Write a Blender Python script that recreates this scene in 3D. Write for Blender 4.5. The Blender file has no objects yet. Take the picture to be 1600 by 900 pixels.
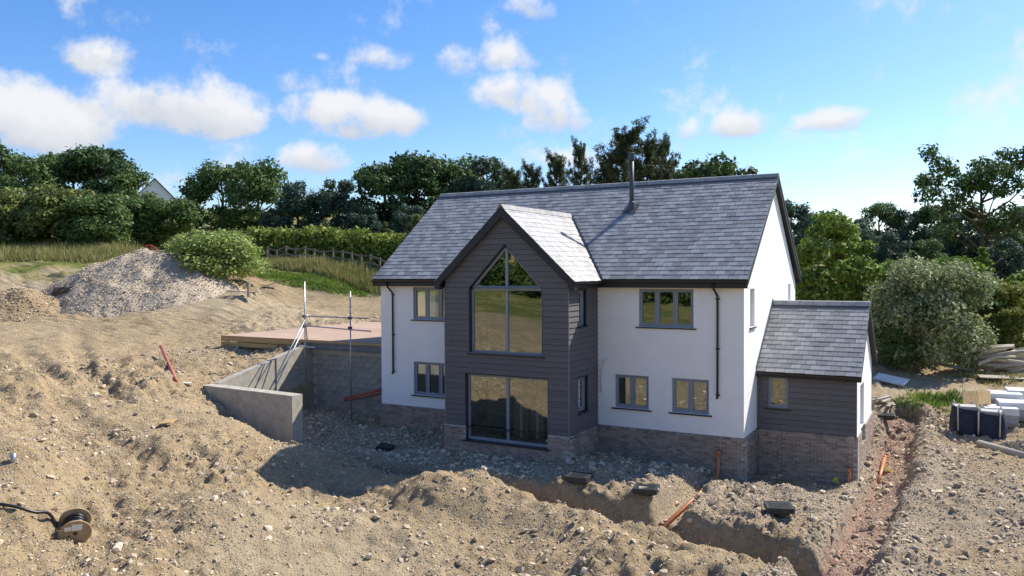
import bpy, math, random
import numpy as np
from mathutils import Matrix, Vector
random.seed(7); RNG = np.random.default_rng(11)
S = bpy.context.scene
COL = S.collection

# ------------------------------------------------------------------ camera
FPX = 1239.36
CAM = np.array([5.7699, -25.0686, 5.3029]); YAW, PIT, ROL = -0.5109, -0.0226, -0.0053
_F = np.array([math.sin(YAW)*math.cos(PIT), math.cos(YAW)*math.cos(PIT), math.sin(PIT)])
_R0 = np.array([math.cos(YAW), -math.sin(YAW), 0.0]); _U0 = np.cross(_R0, _F)
_R = _R0*math.cos(ROL)+_U0*math.sin(ROL); _U = -_R0*math.sin(ROL)+_U0*math.cos(ROL)
cd = bpy.data.cameras.new('camera'); cam = bpy.data.objects.new('camera', cd); COL.objects.link(cam)
cd.sensor_fit = 'HORIZONTAL'; cd.sensor_width = 36; cd.lens = FPX/1600*36; cd.clip_start = .1; cd.clip_end = 3000
m = Matrix.Identity(4)
for i in range(3):
    m[i][0], m[i][1], m[i][2], m[i][3] = _R[i], _U[i], -_F[i], CAM[i]
cam.matrix_world = m
S.camera = cam
def dep(px, py, d): return CAM + d*(_F+_R*(px-800)/FPX-_U*(py-450)/FPX)
def proj(X):
    d = np.asarray(X, float)-CAM; z = d@_F
    return 800+FPX*(d@_R)/z, 450-FPX*(d@_U)/z, z
def onplane(px, py, ax, c):
    d = _F+_R*(px-800)/FPX-_U*(py-450)/FPX
    return CAM+d*(c-CAM[ax])/d[ax]

# ------------------------------------------------------------------ light
SUN = np.array([0.3505, 0.6291, 0.6938]); SUN /= np.linalg.norm(SUN)
sl = bpy.data.lights.new('sun', 'SUN'); sl.energy = 4.0; sl.angle = math.radians(.53); sl.color = (1, .95, .86)
so = bpy.data.objects.new('sun', sl); COL.objects.link(so)
so.rotation_euler = Vector(SUN).to_track_quat('Z', 'Y').to_euler(); so.location = (20, 30, 40)
W = bpy.data.worlds.new('World'); S.world = W; W.use_nodes = True
S.view_settings.view_transform = 'Standard'; S.view_settings.look = 'None'; S.view_settings.exposure = 0.95; S.view_settings.gamma = 1
S.view_settings.use_curve_mapping = False
SKY_STRENGTH = .10

def build_world():
    nt = W.node_tree; N = nt.nodes; L = nt.links; N.clear()
    out = N.new('ShaderNodeOutputWorld'); bg = N.new('ShaderNodeBackground'); bc = N.new('ShaderNodeBackground'); mix = N.new('ShaderNodeMixShader')
    sky = N.new('ShaderNodeTexSky'); sky.sky_type = 'NISHITA'; sky.sun_disc = False
    sky.sun_elevation = math.asin(SUN[2]); sky.sun_rotation = math.atan2(SUN[0], SUN[1])
    sky.air_density = 1.0; sky.dust_density = .6; sky.ozone_density = 2.2; sky.altitude = 50
    hs = N.new('ShaderNodeHueSaturation'); hs.inputs['Saturation'].default_value = 1.3; hs.inputs['Value'].default_value = 1
    L.new(sky.outputs[0], hs.inputs['Color'])
    tn = N.new('ShaderNodeMix'); tn.data_type = 'RGBA'; tn.blend_type = 'MULTIPLY'; tn.inputs[0].default_value = 1; tn.inputs[7].default_value = (.84, .86, 1.0, 1); L.new(hs.outputs[0], tn.inputs[6]); L.new(tn.outputs[2], bg.inputs[0]); bg.inputs[1].default_value = SKY_STRENGTH
    # cloud field: a sum of soft ellipses in (azimuth, elevation), broken up by noise
    g = bpy.data.node_groups.new('cloud_field', 'ShaderNodeTree')
    g.interface.new_socket('Az', in_out='INPUT', socket_type='NodeSocketFloat')
    g.interface.new_socket('El', in_out='INPUT', socket_type='NodeSocketFloat')
    g.interface.new_socket('Field', in_out='OUTPUT', socket_type='NodeSocketFloat')
    g.interface.new_socket('Rise', in_out='OUTPUT', socket_type='NodeSocketFloat')
    gi = g.nodes.new('NodeGroupInput'); go = g.nodes.new('NodeGroupOutput')
    def M(op, a, b=None, c=None):
        n = g.nodes.new('ShaderNodeMath'); n.operation = op
        for k, v in enumerate((a, b, c)):
            if v is None: continue
            if isinstance(v, (int, float)): n.inputs[k].default_value = v
            else: g.links.new(v, n.inputs[k])
        return n.outputs[0]
    cl = []
    def px_cloud(px, py, rx, ry, w=1.0):
        d = _F+_R*(px-800)/FPX-_U*(py-450)/FPX; d /= np.linalg.norm(d)
        cl.append((math.atan2(d[0], d[1]), math.asin(d[2]), rx/FPX*1.06, ry/FPX*1.08, w))
    for a in [(60,185,115,62,1),(20,205,90,50,.9),(285,170,130,52,1),(345,185,70,42,.9),(200,150,80,40,.75),(168,92,80,34,.85),(515,178,80,36,1),(600,190,80,38,1),(555,200,90,32,.9),
              (490,250,62,36,.95),(465,128,46,26,.45),(370,88,55,24,.3),(605,94,52,24,.55),(722,100,56,34,.65),(785,90,64,30,.65),(815,155,92,44,.95),(865,182,62,38,.85),(800,200,40,30,.4),(838,14,42,28,.75),
              (1160,195,46,30,.9),(1295,187,52,22,.65),(1068,203,34,18,.45),(890,248,50,28,.5),(1497,48,24,12,.2),(1555,32,22,14,.2),(505,90,16,10,.4),(555,66,16,12,.3),(1450,210,70,12,.22)]:
        px_cloud(*a)
    tot = None; num = None; den = None
    for (a, e, rx, ry, w) in cl:
        dx = M('MULTIPLY_ADD', gi.outputs[0], 1/rx, -a/rx); dy0 = M('MULTIPLY_ADD', gi.outputs[1], 1/ry, -e/ry)
        dy = M('MAXIMUM', dy0, M('MULTIPLY', dy0, -1.5))               # flatter bases
        q = M('MULTIPLY_ADD', dx, dx, M('MULTIPLY', dy, dy))
        v = M('MULTIPLY', M('MAXIMUM', M('SUBTRACT', 1.25, q), 0), w)
        tot = v if tot is None else M('SMOOTH_MAX', tot, v, .25)
        num = M('MULTIPLY', v, dy0) if num is None else M('MULTIPLY_ADD', v, dy0, num); den = v if den is None else M('ADD', den, v)
    g.links.new(M('DIVIDE', num, M('ADD', den, .02)), go.inputs[1])
    g.links.new(tot, go.inputs[0])
    tc = N.new('ShaderNodeTexCoord'); sp = N.new('ShaderNodeSeparateXYZ'); L.new(tc.outputs['Generated'], sp.inputs[0])
    def WM(op, a, b=None, c=None):
        n = N.new('ShaderNodeMath'); n.operation = op
        for k, v in enumerate((a, b, c)):
            if v is None: continue
            if isinstance(v, (int, float)): n.inputs[k].default_value = v
            else: L.new(v, n.inputs[k])
        return n.outputs[0]
    az = WM('ARCTAN2', sp.outputs[0], sp.outputs[1]); el = WM('ARCSINE', sp.outputs[2])
    nz = N.new('ShaderNodeTexNoise'); nz.inputs['Scale'].default_value = 13; nz.inputs['Detail'].default_value = 10; nz.inputs['Roughness'].default_value = .62
    L.new(tc.outputs['Generated'], nz.inputs['Vector'])
    nb = N.new('ShaderNodeTexNoise'); nb.inputs['Scale'].default_value = 7; nb.inputs['Detail'].default_value = 4
    L.new(tc.outputs['Generated'], nb.inputs['Vector'])
    sc = N.new('ShaderNodeSeparateColor'); L.new(nb.outputs['Color'], sc.inputs[0])
    az2 = WM('ADD', az, WM('MULTIPLY', WM('SUBTRACT', sc.outputs[0], .5), .07)); el2 = WM('ADD', el, WM('MULTIPLY', WM('SUBTRACT', sc.outputs[1], .5), .035))
    gn = N.new('ShaderNodeGroup'); gn.node_tree = g; L.new(az2, gn.inputs[0]); L.new(el2, gn.inputs[1])
    # the same broken cumulus goes on round the horizon outside the view
    away = N.new('ShaderNodeMapRange'); away.interpolation_type = 'SMOOTHSTEP'; L.new(WM('ABSOLUTE', WM('SUBTRACT', WM('ABSOLUTE', WM('ADD', az, .51)), 3.1416)), away.inputs[0]); away.inputs[1].default_value = 2.45; away.inputs[2].default_value = 2.2
    band = N.new('ShaderNodeMapRange'); band.interpolation_type = 'SMOOTHSTEP'; L.new(WM('ABSOLUTE', WM('SUBTRACT', el, .24)), band.inputs[0]); band.inputs[1].default_value = .22; band.inputs[2].default_value = .08
    n3 = N.new('ShaderNodeTexNoise'); n3.inputs['Scale'].default_value = 3.2; n3.inputs['Detail'].default_value = 2; mp = N.new('ShaderNodeMapping'); mp.inputs['Scale'].default_value = (1, 1, 2.4); L.new(tc.outputs['Generated'], mp.inputs[0]); L.new(mp.outputs[0], n3.inputs['Vector'])
    far = WM('MULTIPLY', WM('MULTIPLY', WM('MULTIPLY_ADD', n3.outputs[0], 6, -2.9), away.outputs[0]), band.outputs[0])
    fld = WM('ADD', WM('MAXIMUM', gn.outputs[0], far), WM('MULTIPLY', WM('SUBTRACT', nz.outputs[0], .5), 3.1))
    mr = N.new('ShaderNodeMapRange'); mr.interpolation_type = 'SMOOTHSTEP'; L.new(fld, mr.inputs[0]); mr.inputs[1].default_value = .22; mr.inputs[2].default_value = 1.05
    sh = N.new('ShaderNodeMapRange'); L.new(WM('MULTIPLY_ADD', WM('SUBTRACT', nz.outputs[0], .5), 1.8, gn.outputs[1]), sh.inputs[0]); sh.inputs[1].default_value = -.75; sh.inputs[2].default_value = .35
    cr = N.new('ShaderNodeMix'); cr.data_type = 'RGBA'; L.new(sh.outputs[0], cr.inputs[0]); cr.inputs[6].default_value = (.55, .60, .68, 1); cr.inputs[7].default_value = (.95, .96, .98, 1)  # cloud shading put into the colour: grey bases, white tops
    L.new(cr.outputs[2], bc.inputs[0]); bc.inputs[1].default_value = .50
    L.new(WM('MULTIPLY', mr.outputs[0], .96), mix.inputs[0]); L.new(bg.outputs[0], mix.inputs[1]); L.new(bc.outputs[0], mix.inputs[2]); L.new(mix.outputs[0], out.inputs[0])
build_world()

# ------------------------------------------------------------------ materials
def material(name, base, rough=.85, var=.0, scale=4.0, bump=0.0, bscale=40.0, spec=.3, rnd=0.0, metal=0.0, base2=None, stretch=None, trans=0.0):
    """procedural: two-tone noise, optional per-piece random brightness (per object + per island), bump."""
    mt = bpy.data.materials.new(name); mt.use_nodes = True; nt = mt.node_tree; N = nt.nodes; L = nt.links
    bs = N['Principled BSDF']; bs.inputs['Roughness'].default_value = rough; bs.inputs['Specular IOR Level'].default_value = spec; bs.inputs['Metallic'].default_value = metal
    tc = N.new('ShaderNodeTexCoord'); vec = tc.outputs['Object']
    if stretch:
        mp = N.new('ShaderNodeMapping'); mp.inputs['Scale'].default_value = stretch; L.new(vec, mp.inputs[0]); vec = mp.outputs[0]
    nz = N.new('ShaderNodeTexNoise'); nz.inputs['Scale'].default_value = scale; nz.inputs['Detail'].default_value = 6; nz.inputs['Roughness'].default_value = .62; L.new(vec, nz.inputs['Vector'])
    mx = N.new('ShaderNodeMix'); mx.data_type = 'RGBA'
    b2 = base2 or tuple(c*(1-var) for c in base); b1 = tuple(min(1, c*(1+var*.6)) for c in base) if not base2 else base
    mx.inputs[6].default_value = (*b2, 1); mx.inputs[7].default_value = (*b1, 1)
    cr = N.new('ShaderNodeMapRange'); cr.inputs[1].default_value = .32; cr.inputs[2].default_value = .68; L.new(nz.outputs[0], cr.inputs[0]); L.new(cr.outputs[0], mx.inputs[0])
    col = mx.outputs[2]
    if rnd:
        oi = N.new('ShaderNodeObjectInfo'); ge = N.new('ShaderNodeNewGeometry')
        ad = N.new('ShaderNodeMath'); ad.operation = 'ADD'; L.new(oi.outputs['Random'], ad.inputs[0]); L.new(ge.outputs['Random Per Island'], ad.inputs[1])
        fr = N.new('ShaderNodeMath'); fr.operation = 'FRACT'; L.new(ad.outputs[0], fr.inputs[0])
        mr = N.new('ShaderNodeMapRange'); mr.inputs[3].default_value = 1-rnd; mr.inputs[4].default_value = 1+rnd; L.new(fr.outputs[0], mr.inputs[0])
        vm = N.new('ShaderNodeVectorMath'); vm.operation = 'SCALE'; L.new(col, vm.inputs[0]); L.new(mr.outputs[0], vm.inputs['Scale']); col = vm.outputs[0]
    L.new(col, bs.inputs['Base Color'])
    if bump:
        nb = N.new('ShaderNodeTexNoise'); nb.inputs['Scale'].default_value = bscale; nb.inputs['Detail'].default_value = 5; L.new(vec, nb.inputs['Vector'])
        bp = N.new('ShaderNodeBump'); bp.inputs['Strength'].default_value = 1; bp.inputs['Distance'].default_value = bump; L.new(nb.outputs[0], bp.inputs['Height']); L.new(bp.outputs[0], bs.inputs['Normal'])
    if trans:
        tr = N.new('ShaderNodeBsdfTranslucent'); ms = N.new('ShaderNodeMixShader'); ms.inputs[0].default_value = trans
        L.new(col, tr.inputs[0]); L.new(bs.outputs[0], ms.inputs[1]); L.new(tr.outputs[0], ms.inputs[2]); L.new(ms.outputs[0], N['Material Output'].inputs[0])
    return mt
MT = {}
def mat(name, *a, **k):
    if name not in MT: MT[name] = material(name, *a, **k)
    return MT[name]
mat('render', (.86, .85, .83), .9, .05, 1.2, .0015, 120, .2)
mat('brick', (.37, .285, .225), .9, .35, 7, .003, 90, .2, rnd=.28, base2=(.25, .195, .165))
mat('mortar', (.45, .42, .38), .95, .2, 10, .002, 90, .1)
mat('clad', (.128, .119, .122), .6, .16, 5, .0015, 60, .35, rnd=.07, stretch=(1, 1, 9))
mat('slate', (.31, .305, .295), .46, .22, 5, .004, 30, .5, rnd=.27)
mat('ridge', (.36, .35, .33), .8, .25, 6, .003, 50, .3, rnd=.1)
mat('fascia', (.018, .02, .024), .45, .15, 4, 0, 1, .4)
mat('black_plastic', (.010, .011, .013), .35, .2, 4, 0, 1, .5)
mat('lead', (.06, .068, .08), .55, .25, 5, .002, 30, .5)
mat('frame', (.23, .265, .32), .42, .06, 3, 0, 1, .45)
mat('trim', (.20, .20, .205), .5, .1, 3)
mat('concrete', (.46, .42, .35), .92, .3, 3.5, .004, 40, .2, base2=(.32, .29, .24))
mat('block', (.30, .285, .25), .93, .3, 4, .004, 50, .2, rnd=.16)
mat('steel_grey', (.16, .175, .19), .6, .2, 3, 0, 1, .4)
mat('galv', (.42, .44, .45), .42, .25, 12, 0, 1, .5, metal=.75)
mat('ply', (.42, .30, .225), .8, .2, 2.0, .001, 60, .2, rnd=.08, stretch=(1, 6, 1))
mat('timber', (.48, .33, .15), .8, .25, 4, .002, 40, .2, stretch=(1, 8, 8))
mat('old_wood', (.36, .32, .26), .9, .3, 4, .004, 40, .15, rnd=.2, stretch=(1, 6, 6))
mat('orange_pipe', (.52, .17, .065), .42, .15, 6, 0, 1, .45)
mat('red_pipe', (.42, .12, .08), .5, .15, 6, 0, 1, .4)
mat('white_plastic', (.72, .72, .70), .45, .08, 5, 0, 1, .4)
mat('chamber', (.028, .031, .033), .55, .3, 8, .003, 40, .4)
mat('drum_wood', (.42, .30, .17), .85, .25, 6, .003, 40, .2, rnd=.1)
mat('cable', (.012, .012, .014), .4, .1, 5, 0, 1, .5)
mat('paper', (.75, .75, .74), .7, .05, 5)
mat('bag', (.022, .03, .055), .7, .4, 6, .02, 9, .3)
mat('bag_strap', (.55, .52, .45), .8, .15, 6)
mat('wrap', (.72, .72, .70), .38, .12, 5, .01, 8, .5)
mat('pallet_block', (.40, .40, .39), .9, .15, 6, .004, 30)
mat('red_paint', (.40, .06, .03), .5, .3, 6)
mat('rust', (.10, .075, .055), .8, .4, 8, .003, 40)
mat('cardboard', (.33, .25, .13), .85, .1, 4)
mat('fence_wood', (.17, .15, .125), .9, .3, 4, .003, 40, .15, rnd=.2)
mat('log_wood', (.52, .46, .36), .9, .25, 5, .004, 40, .15, rnd=.25)
mat('pale_sheet', (.55, .57, .57), .5, .1, 4)
mat('bark', (.10, .08, .06), .95, .35, 6, .02, 20, .1)
mat('interior', (.50, .50, .48), .9, .05, 2)
mat('floor_in', (.12, .11, .10), .8, .2, 3)
mat('stone', (.50, .40, .28), .92, .3, 9, .004, 60, .2, rnd=.42)
mat('yellow', (.65, .50, .05), .6, .1, 5)
mat('far_wall', (.70, .70, .70), .9, .05, 2)
mat('spoil', (.085, .075, .06), .95, .4, 7, .03, 14, .1)
def leafmat(name, c, c2, rnd=.35, tr=.28): return mat(name, c, .6, 0, .8, 0, 1, .25, rnd, 0, c2, None, tr)
leafmat('leaf_dark', (0.085, 0.147, 0.043), (0.046, 0.085, 0.031)); leafmat('leaf_mid', (0.132, 0.202, 0.054), (0.078, 0.132, 0.039)); leafmat('leaf_olive', (0.217, 0.248, 0.070), (0.124, 0.163, 0.046))
leafmat('leaf_blue', (0.093, 0.147, 0.093), (0.054, 0.093, 0.062)); leafmat('leaf_bright', (0.230, 0.310, 0.052), (0.127, 0.196, 0.034)); leafmat('leaf_pale', (0.414, 0.437, 0.230), (0.127, 0.172, 0.057), .45)
leafmat('leaf_willow', (.36, .43, .13), (.18, .25, .06)); leafmat('leaf_pine', (0.10, 0.125, 0.05), (0.055, 0.08, 0.035)); leafmat('leaf_yellow', (0.330, 0.308, 0.066), (0.176, 0.198, 0.044))
leafmat('grass_long', (.36, .31, .13), (.19, .21, .06), .35); leafmat('grass_green', (.22, .31, .05), (.13, .20, .035), .3); leafmat('hedge_leaf', (0.263, 0.312, 0.056), (0.138, 0.200, 0.037)); leafmat('russet', (.25, .13, .06), (.16, .1, .04))

def glass_material():
    mt = bpy.data.materials.new('glass'); mt.use_nodes = True; nt = mt.node_tree; N = nt.nodes; L = nt.links; N.remove(N['Principled BSDF'])
    gl = N.new('ShaderNodeBsdfGlossy'); gl.inputs['Roughness'].default_value = .012; gl.inputs[0].default_value = (.95, 1, .98, 1)
    tr = N.new('ShaderNodeBsdfTransparent'); tr.inputs[0].default_value = (.80, .84, .82, 1)
    fr = N.new('ShaderNodeFresnel'); fr.inputs[0].default_value = 1.5
    ma = N.new('ShaderNodeMath'); ma.operation = 'MULTIPLY_ADD'; L.new(fr.outputs[0], ma.inputs[0]); ma.inputs[1].default_value = 1.2; ma.inputs[2].default_value = .09; ma.use_clamp = True
    mx = N.new('ShaderNodeMixShader'); L.new(ma.outputs[0], mx.inputs[0]); L.new(tr.outputs[0], mx.inputs[1]); L.new(gl.outputs[0], mx.inputs[2]); L.new(mx.outputs[0], N['Material Output'].inputs[0])
    MT['glass'] = mt
glass_material()

# ------------------------------------------------------------------ object helpers
def link(o, parent=None):
    COL.objects.link(o)
    if parent: o.parent = parent
    return o
def tag(o, label=None, cat=None, group=None, kind=None):
    if label: o['label'] = label
    if cat: o['category'] = cat
    if group: o['group'] = group
    if kind: o['kind'] = kind
    return o
def empty(name, loc, label, cat, group=None, rz=0):
    o = bpy.data.objects.new(name, None); o.empty_display_size = .3; link(o); o.location = loc; o.rotation_euler = (0, 0, rz)
    return tag(o, label, cat, group)
class MB:
    def __init__(s): s.v = []; s.f = []; s.p = []
    def add(s, vs, fs):
        s.p.append((len(s.v), len(s.f))); b = len(s.v); s.v += [tuple(map(float, p)) for p in vs]; s.f += [tuple(i+b for i in f) for f in fs]; return s
    def hexa(s, p): return s.add(p, [(3, 2, 1, 0), (4, 5, 6, 7), (0, 1, 5, 4), (1, 2, 6, 5), (2, 3, 7, 6), (3, 0, 4, 7)])
    def box(s, x0, x1, y0, y1, z0, z1): return s.hexa([(x0, y0, z0), (x1, y0, z0), (x1, y1, z0), (x0, y1, z0), (x0, y0, z1), (x1, y0, z1), (x1, y1, z1), (x0, y1, z1)])
    def prism(s, poly, d):                       # polygon (3-d points) pushed along d
        n = len(poly); d = np.array(d, float); q = [np.array(p, float) for p in poly]
        return s.add(list(q)+[p+d for p in q], [tuple(range(n))[::-1], tuple(range(n, 2*n))]+[(i, (i+1) % n, (i+1) % n+n, i+n) for i in range(n)])
    def tube(s, pts, r, n=10, cap=True):
        pts = [np.array(p, float) for p in pts]; rs = r if isinstance(r, (list, tuple)) else [r]*len(pts); rings = []; prev = None
        for i, p in enumerate(pts):
            t = pts[min(i+1, len(pts)-1)]-pts[max(i-1, 0)]; t /= (np.linalg.norm(t)+1e-9)
            u = prev if prev is not None else (np.array([0, 0, 1.]) if abs(t[2]) < .9 else np.array([1., 0, 0]))
            u = u-t*(u@t); u /= np.linalg.norm(u); prev = u; w = np.cross(t, u)
            rings.append([p+rs[i]*(math.cos(2*math.pi*k/n)*u+math.sin(2*math.pi*k/n)*w) for k in range(n)])
        vs = [q for r_ in rings for q in r_]; fs = []
        for i in range(len(pts)-1):
            for k in range(n): fs.append((i*n+k, i*n+(k+1) % n, (i+1)*n+(k+1) % n, (i+1)*n+k))
        if cap: fs += [tuple(range(n))[::-1], tuple(range((len(pts)-1)*n, len(pts)*n))]
        return s.add(vs, fs)
    def mesh(s, name, mt, smooth=False):
        me = bpy.data.meshes.new(name); me.from_pydata(s.v, [], s.f); me.materials.append(MT[mt])
        if smooth: me.polygons.foreach_set('use_smooth', [True]*len(me.polygons))
        me.update(); return me
    def build(s, name, mt, parent=None, smooth=False, kind=None, label=None):
        o = bpy.data.objects.new(name, s.mesh(name, mt, smooth)); link(o, parent)
        if kind: o['kind'] = kind
        if label: o['label'] = label
        return o
def build_each(mb_, name, mt, parent):                            # one object per piece
    st = mb_.p+[(len(mb_.v), len(mb_.f))]
    for (a, c), (b, d) in zip(st[:-1], st[1:]):
        m_ = MB(); m_.add(mb_.v[a:b], [tuple(i-a for i in f) for f in mb_.f[c:d]]); m_.build(name, mt, parent)
def fast_mesh(name, V, Fc, mt, smooth=False):
    me = bpy.data.meshes.new(name); V = np.ascontiguousarray(V, np.float32); Fc = np.ascontiguousarray(Fc, np.int32); k = Fc.shape[1]
    me.vertices.add(len(V)); me.vertices.foreach_set('co', V.ravel()); me.loops.add(Fc.size); me.loops.foreach_set('vertex_index', Fc.ravel())
    me.polygons.add(len(Fc)); me.polygons.foreach_set('loop_start', np.arange(0, Fc.size, k, dtype=np.int32)); me.polygons.foreach_set('loop_total', np.full(len(Fc), k, np.int32))
    me.polygons.foreach_set('use_smooth', np.full(len(Fc), smooth)); me.materials.append(MT[mt]); me.update(calc_edges=True); return me

# ------------------------------------------------------------------ terrain
def _hash(ix, iy, seed):
    h = (ix*374761393+iy*668265263+seed*974634777) & 0xffffffff
    h = ((h ^ (h >> 13))*1274126177) & 0xffffffff
    return ((h ^ (h >> 16)) & 0xffff)/65535.0
def vnoise(x, y, seed=0):
    x = np.asarray(x, float); y = np.asarray(y, float); ix = np.floor(x).astype(np.int64); iy = np.floor(y).astype(np.int64); fx = x-ix; fy = y-iy
    fx = fx*fx*fx*(fx*(fx*6-15)+10); fy = fy*fy*fy*(fy*(fy*6-15)+10)
    a = _hash(ix, iy, seed); b = _hash(ix+1, iy, seed); c = _hash(ix, iy+1, seed); d = _hash(ix+1, iy+1, seed)
    return (a*(1-fx)+b*fx)*(1-fy)+(c*(1-fx)+d*fx)*fy-.5
def fbm(x, y, oct=4, seed=0, gain=.5):
    t = 0; a = 1
    for o in range(oct):
        ca, sa = math.cos(.6*o+.3), math.sin(.6*o+.3)
        t = t+a*vnoise((x*ca-y*sa)*2**o, (x*sa+y*ca)*2**o, seed+o*17); a *= gain
    return t
CP = [dep(*a) for a in [
 (0,900,14),(200,880,15.5),(400,880,16.7),(800,900,17.2),(1200,895,17.2),(1600,900,16.8),(120,845,17),(0,760,17.5),(0,680,20.5),(0,600,26),(0,530,35),(0,490,44),
 (200,800,18.5),(200,700,22.5),(200,620,27.5),(200,560,33),(200,510,40),(200,482,46),(340,800,18.6),(330,700,23.2),(300,640,26.3),(262,585,29.5),(320,606,29.2),(340,557,34.3),(350,541,36.6),
 (560,490,48.5),(450,470,50),(590,460,52),(90,470,46),(370,465,46),(50,403,60),(150,398,62),(335,445,50),(430,412,62),(590,427,56),(500,440,53),(0,385,78),(300,378,88),(600,400,80),
 (1385,662,31.5),(1420,590,39),(1600,600,36),(1600,560,42),(1450,575,41),(1540,675,30),(1600,720,25),(1500,720,25.5),(1600,800,20.5),(1450,760,23.3),(1450,850,19),(1500,500,60),(1600,440,85),(1400,435,95),(1500,410,130),
 (385,662,26),(440,693,25.6)]]
CP = [tuple(p) for p in CP]+[(-14.4,-.1,-.95),(-12,-1.5,-.93),(-9.7,-2.6,-.95),(-7,-2.6,-.92),(-4.9,-2.6,-.9),(-4.7,-.3,-.97),(-2.5,-.4,-1.15),(0,-.3,-1.38),(.3,1.6,-1.42),(3.1,1.6,-1.52),(3.3,6.8,-1.1),(3.3,4,-1.35),
 (-7.5,-7.6,-.78),(-11.3,-9.7,-.42),(-9.3,-8.6,-1.0),(-2.6,-5.4,-.85),(-16.5,-2.5,-.75),(-16.5,0,-.5),(-14.8,-1.5,-.85),(-15,-3.5,-.9),(-14.6,-5.4,-.95),(-19.3,-4.8,.95),(-19.3,-2,1.35),(-19.3,.3,1.9),(-16.6,-5.3,-.3),(-18.2,-5.4,.6),(-12.5,-5,-.95),(-9,-5,-1.0),(-5.5,-5,-.95),(0,-3.5,-1.1),
 (-24,.2,1.65),(-21,.1,1.55),(-24,6,2.3),(-24,11,2.35),(-19,4,1.5),(-10,4,-.6),(0,5,-1.2),(-5,12,1.0),(1,14,-.1),(-14.5,11,2.2),(-10,30,4),(4,30,1.5),
 (8,-12,-1.0),(6,-30,-.8),(-20,-45,2.5),(25,-45,.5),(-40,-95,15),(30,-95,13),(0,-70,7),(0,-140,22),(-120,-60,14),(-45,-22,4),(15,0,-.6),(20,15,.6),(30,0,-.2),(40,40,3),(90,60,7),(-110,95,17),(-60,120,13),(0,120,8),(60,140,9),(-160,20,18),(120,-60,8),(0,300,14),(-250,150,24),(200,200,14),(-200,-150,24),(200,-150,20)]
CP = np.array(CP, float)
def _tps(r2): return .5*r2*np.log(r2+1e-9)
_n = len(CP); _A = np.zeros((_n+3, _n+3)); _d2 = ((CP[:, None, :2]-CP[None, :, :2])**2).sum(-1)
_A[:_n, :_n] = _tps(_d2)+np.eye(_n)*.6; _A[:_n, _n] = 1; _A[:_n, _n+1:] = CP[:, :2]; _A[_n, :_n] = 1; _A[_n+1:, :_n] = CP[:, :2].T
_w = np.linalg.solve(_A, np.r_[CP[:, 2], 0, 0, 0])
def base_h(x, y):
    sh = np.shape(x); x = np.ravel(x).astype(float); y = np.ravel(y).astype(float); out = np.empty(len(x))
    for i in range(0, len(x), 40000):
        xs = x[i:i+40000]; ys = y[i:i+40000]; d2 = (xs[:, None]-CP[None, :, 0])**2+(ys[:, None]-CP[None, :, 1])**2
        out[i:i+40000] = _tps(d2)@_w[:_n]+_w[_n]+_w[_n+1]*xs+_w[_n+2]*ys
    return out.reshape(sh)
def seg_dist(x, y, pl):
    best = np.full(np.shape(x), 1e9); tt = np.zeros(np.shape(x)); acc = 0
    for (a, b) in zip(pl[:-1], pl[1:]):
        ax, ay = a[:2]; bx, by = b[:2]; l2 = (bx-ax)**2+(by-ay)**2; t = np.clip(((x-ax)*(bx-ax)+(y-ay)*(by-ay))/l2, 0, 1)
        d = np.hypot(x-ax-t*(bx-ax), y-ay-t*(by-ay)); m_ = d < best; best = np.where(m_, d, best); tt = np.where(m_, acc+t, tt); acc += 1
    return best, tt/acc
def sm(a, b, x): t = np.clip((x-a)/(b-a), 0, 1); return t*t*(3-2*t)
def G(px, py, z): return tuple(onplane(px, py, 2, z)[:2])
TR_A = [G(545,722,-1.05), G(700,752,-1.0), G(800,778,-1.1), G(925,815,-1.1), G(1040,822,-1.15), G(1170,848,-1.2), G(1310,905,-1.25), G(1400,960,-1.3)]
TR_B = [(3.95, 11.5), (3.9, 6), (4.0, 1.5), (3.75, -2), (3.6, -7), (3.4, -12)]
TR_C = [(-.75, -.4), (-.74, -2.2), (-.72, -5.7)]
BANK = [G(455,715,-.9), G(660,765,-.6), G(850,805,-.75), G(1000,855,-.9), G(1190,900,-1.0)]
RUT1 = [tuple(dep(*a)[:2]) for a in [(30,540,33),(75,600,27),(120,660,23.5),(235,720,21.5)]]
RUT2 = [tuple(dep(*a)[:2]) for a in [(120,520,38),(130,590,29),(200,640,26)]]
MOUNDS = [(*dep(345,790,18.8)[:2], 1.5, .42), (*dep(255,695,22.5)[:2], .8, .22), (*dep(560,800,19.5)[:2], 1.2, .12), (*G(735,765,-.7), 1.7, .30), (*G(950,870,-1), .9, .28), (*G(1010,785,-1), .75, .22), (*G(1230,775,-1.2), 1.3, .38), (*G(1140,790,-1.1), .7, .22),
          (*G(1440,690,-1), 1.1, .34), (*G(1430,740,-1.1), .9, .3), (*G(1470,780,-1), 1.3, .26), (*G(1500,680,-.9), 1.2, .2), (*G(1380,700,-1.4), .5, .2), (*dep(40,600,25.5)[:2], 1.6, .5), (*dep(20,700,19)[:2], 1.3, .5), (*dep(15,780,16.6)[:2], 1.0, .35)]
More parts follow.
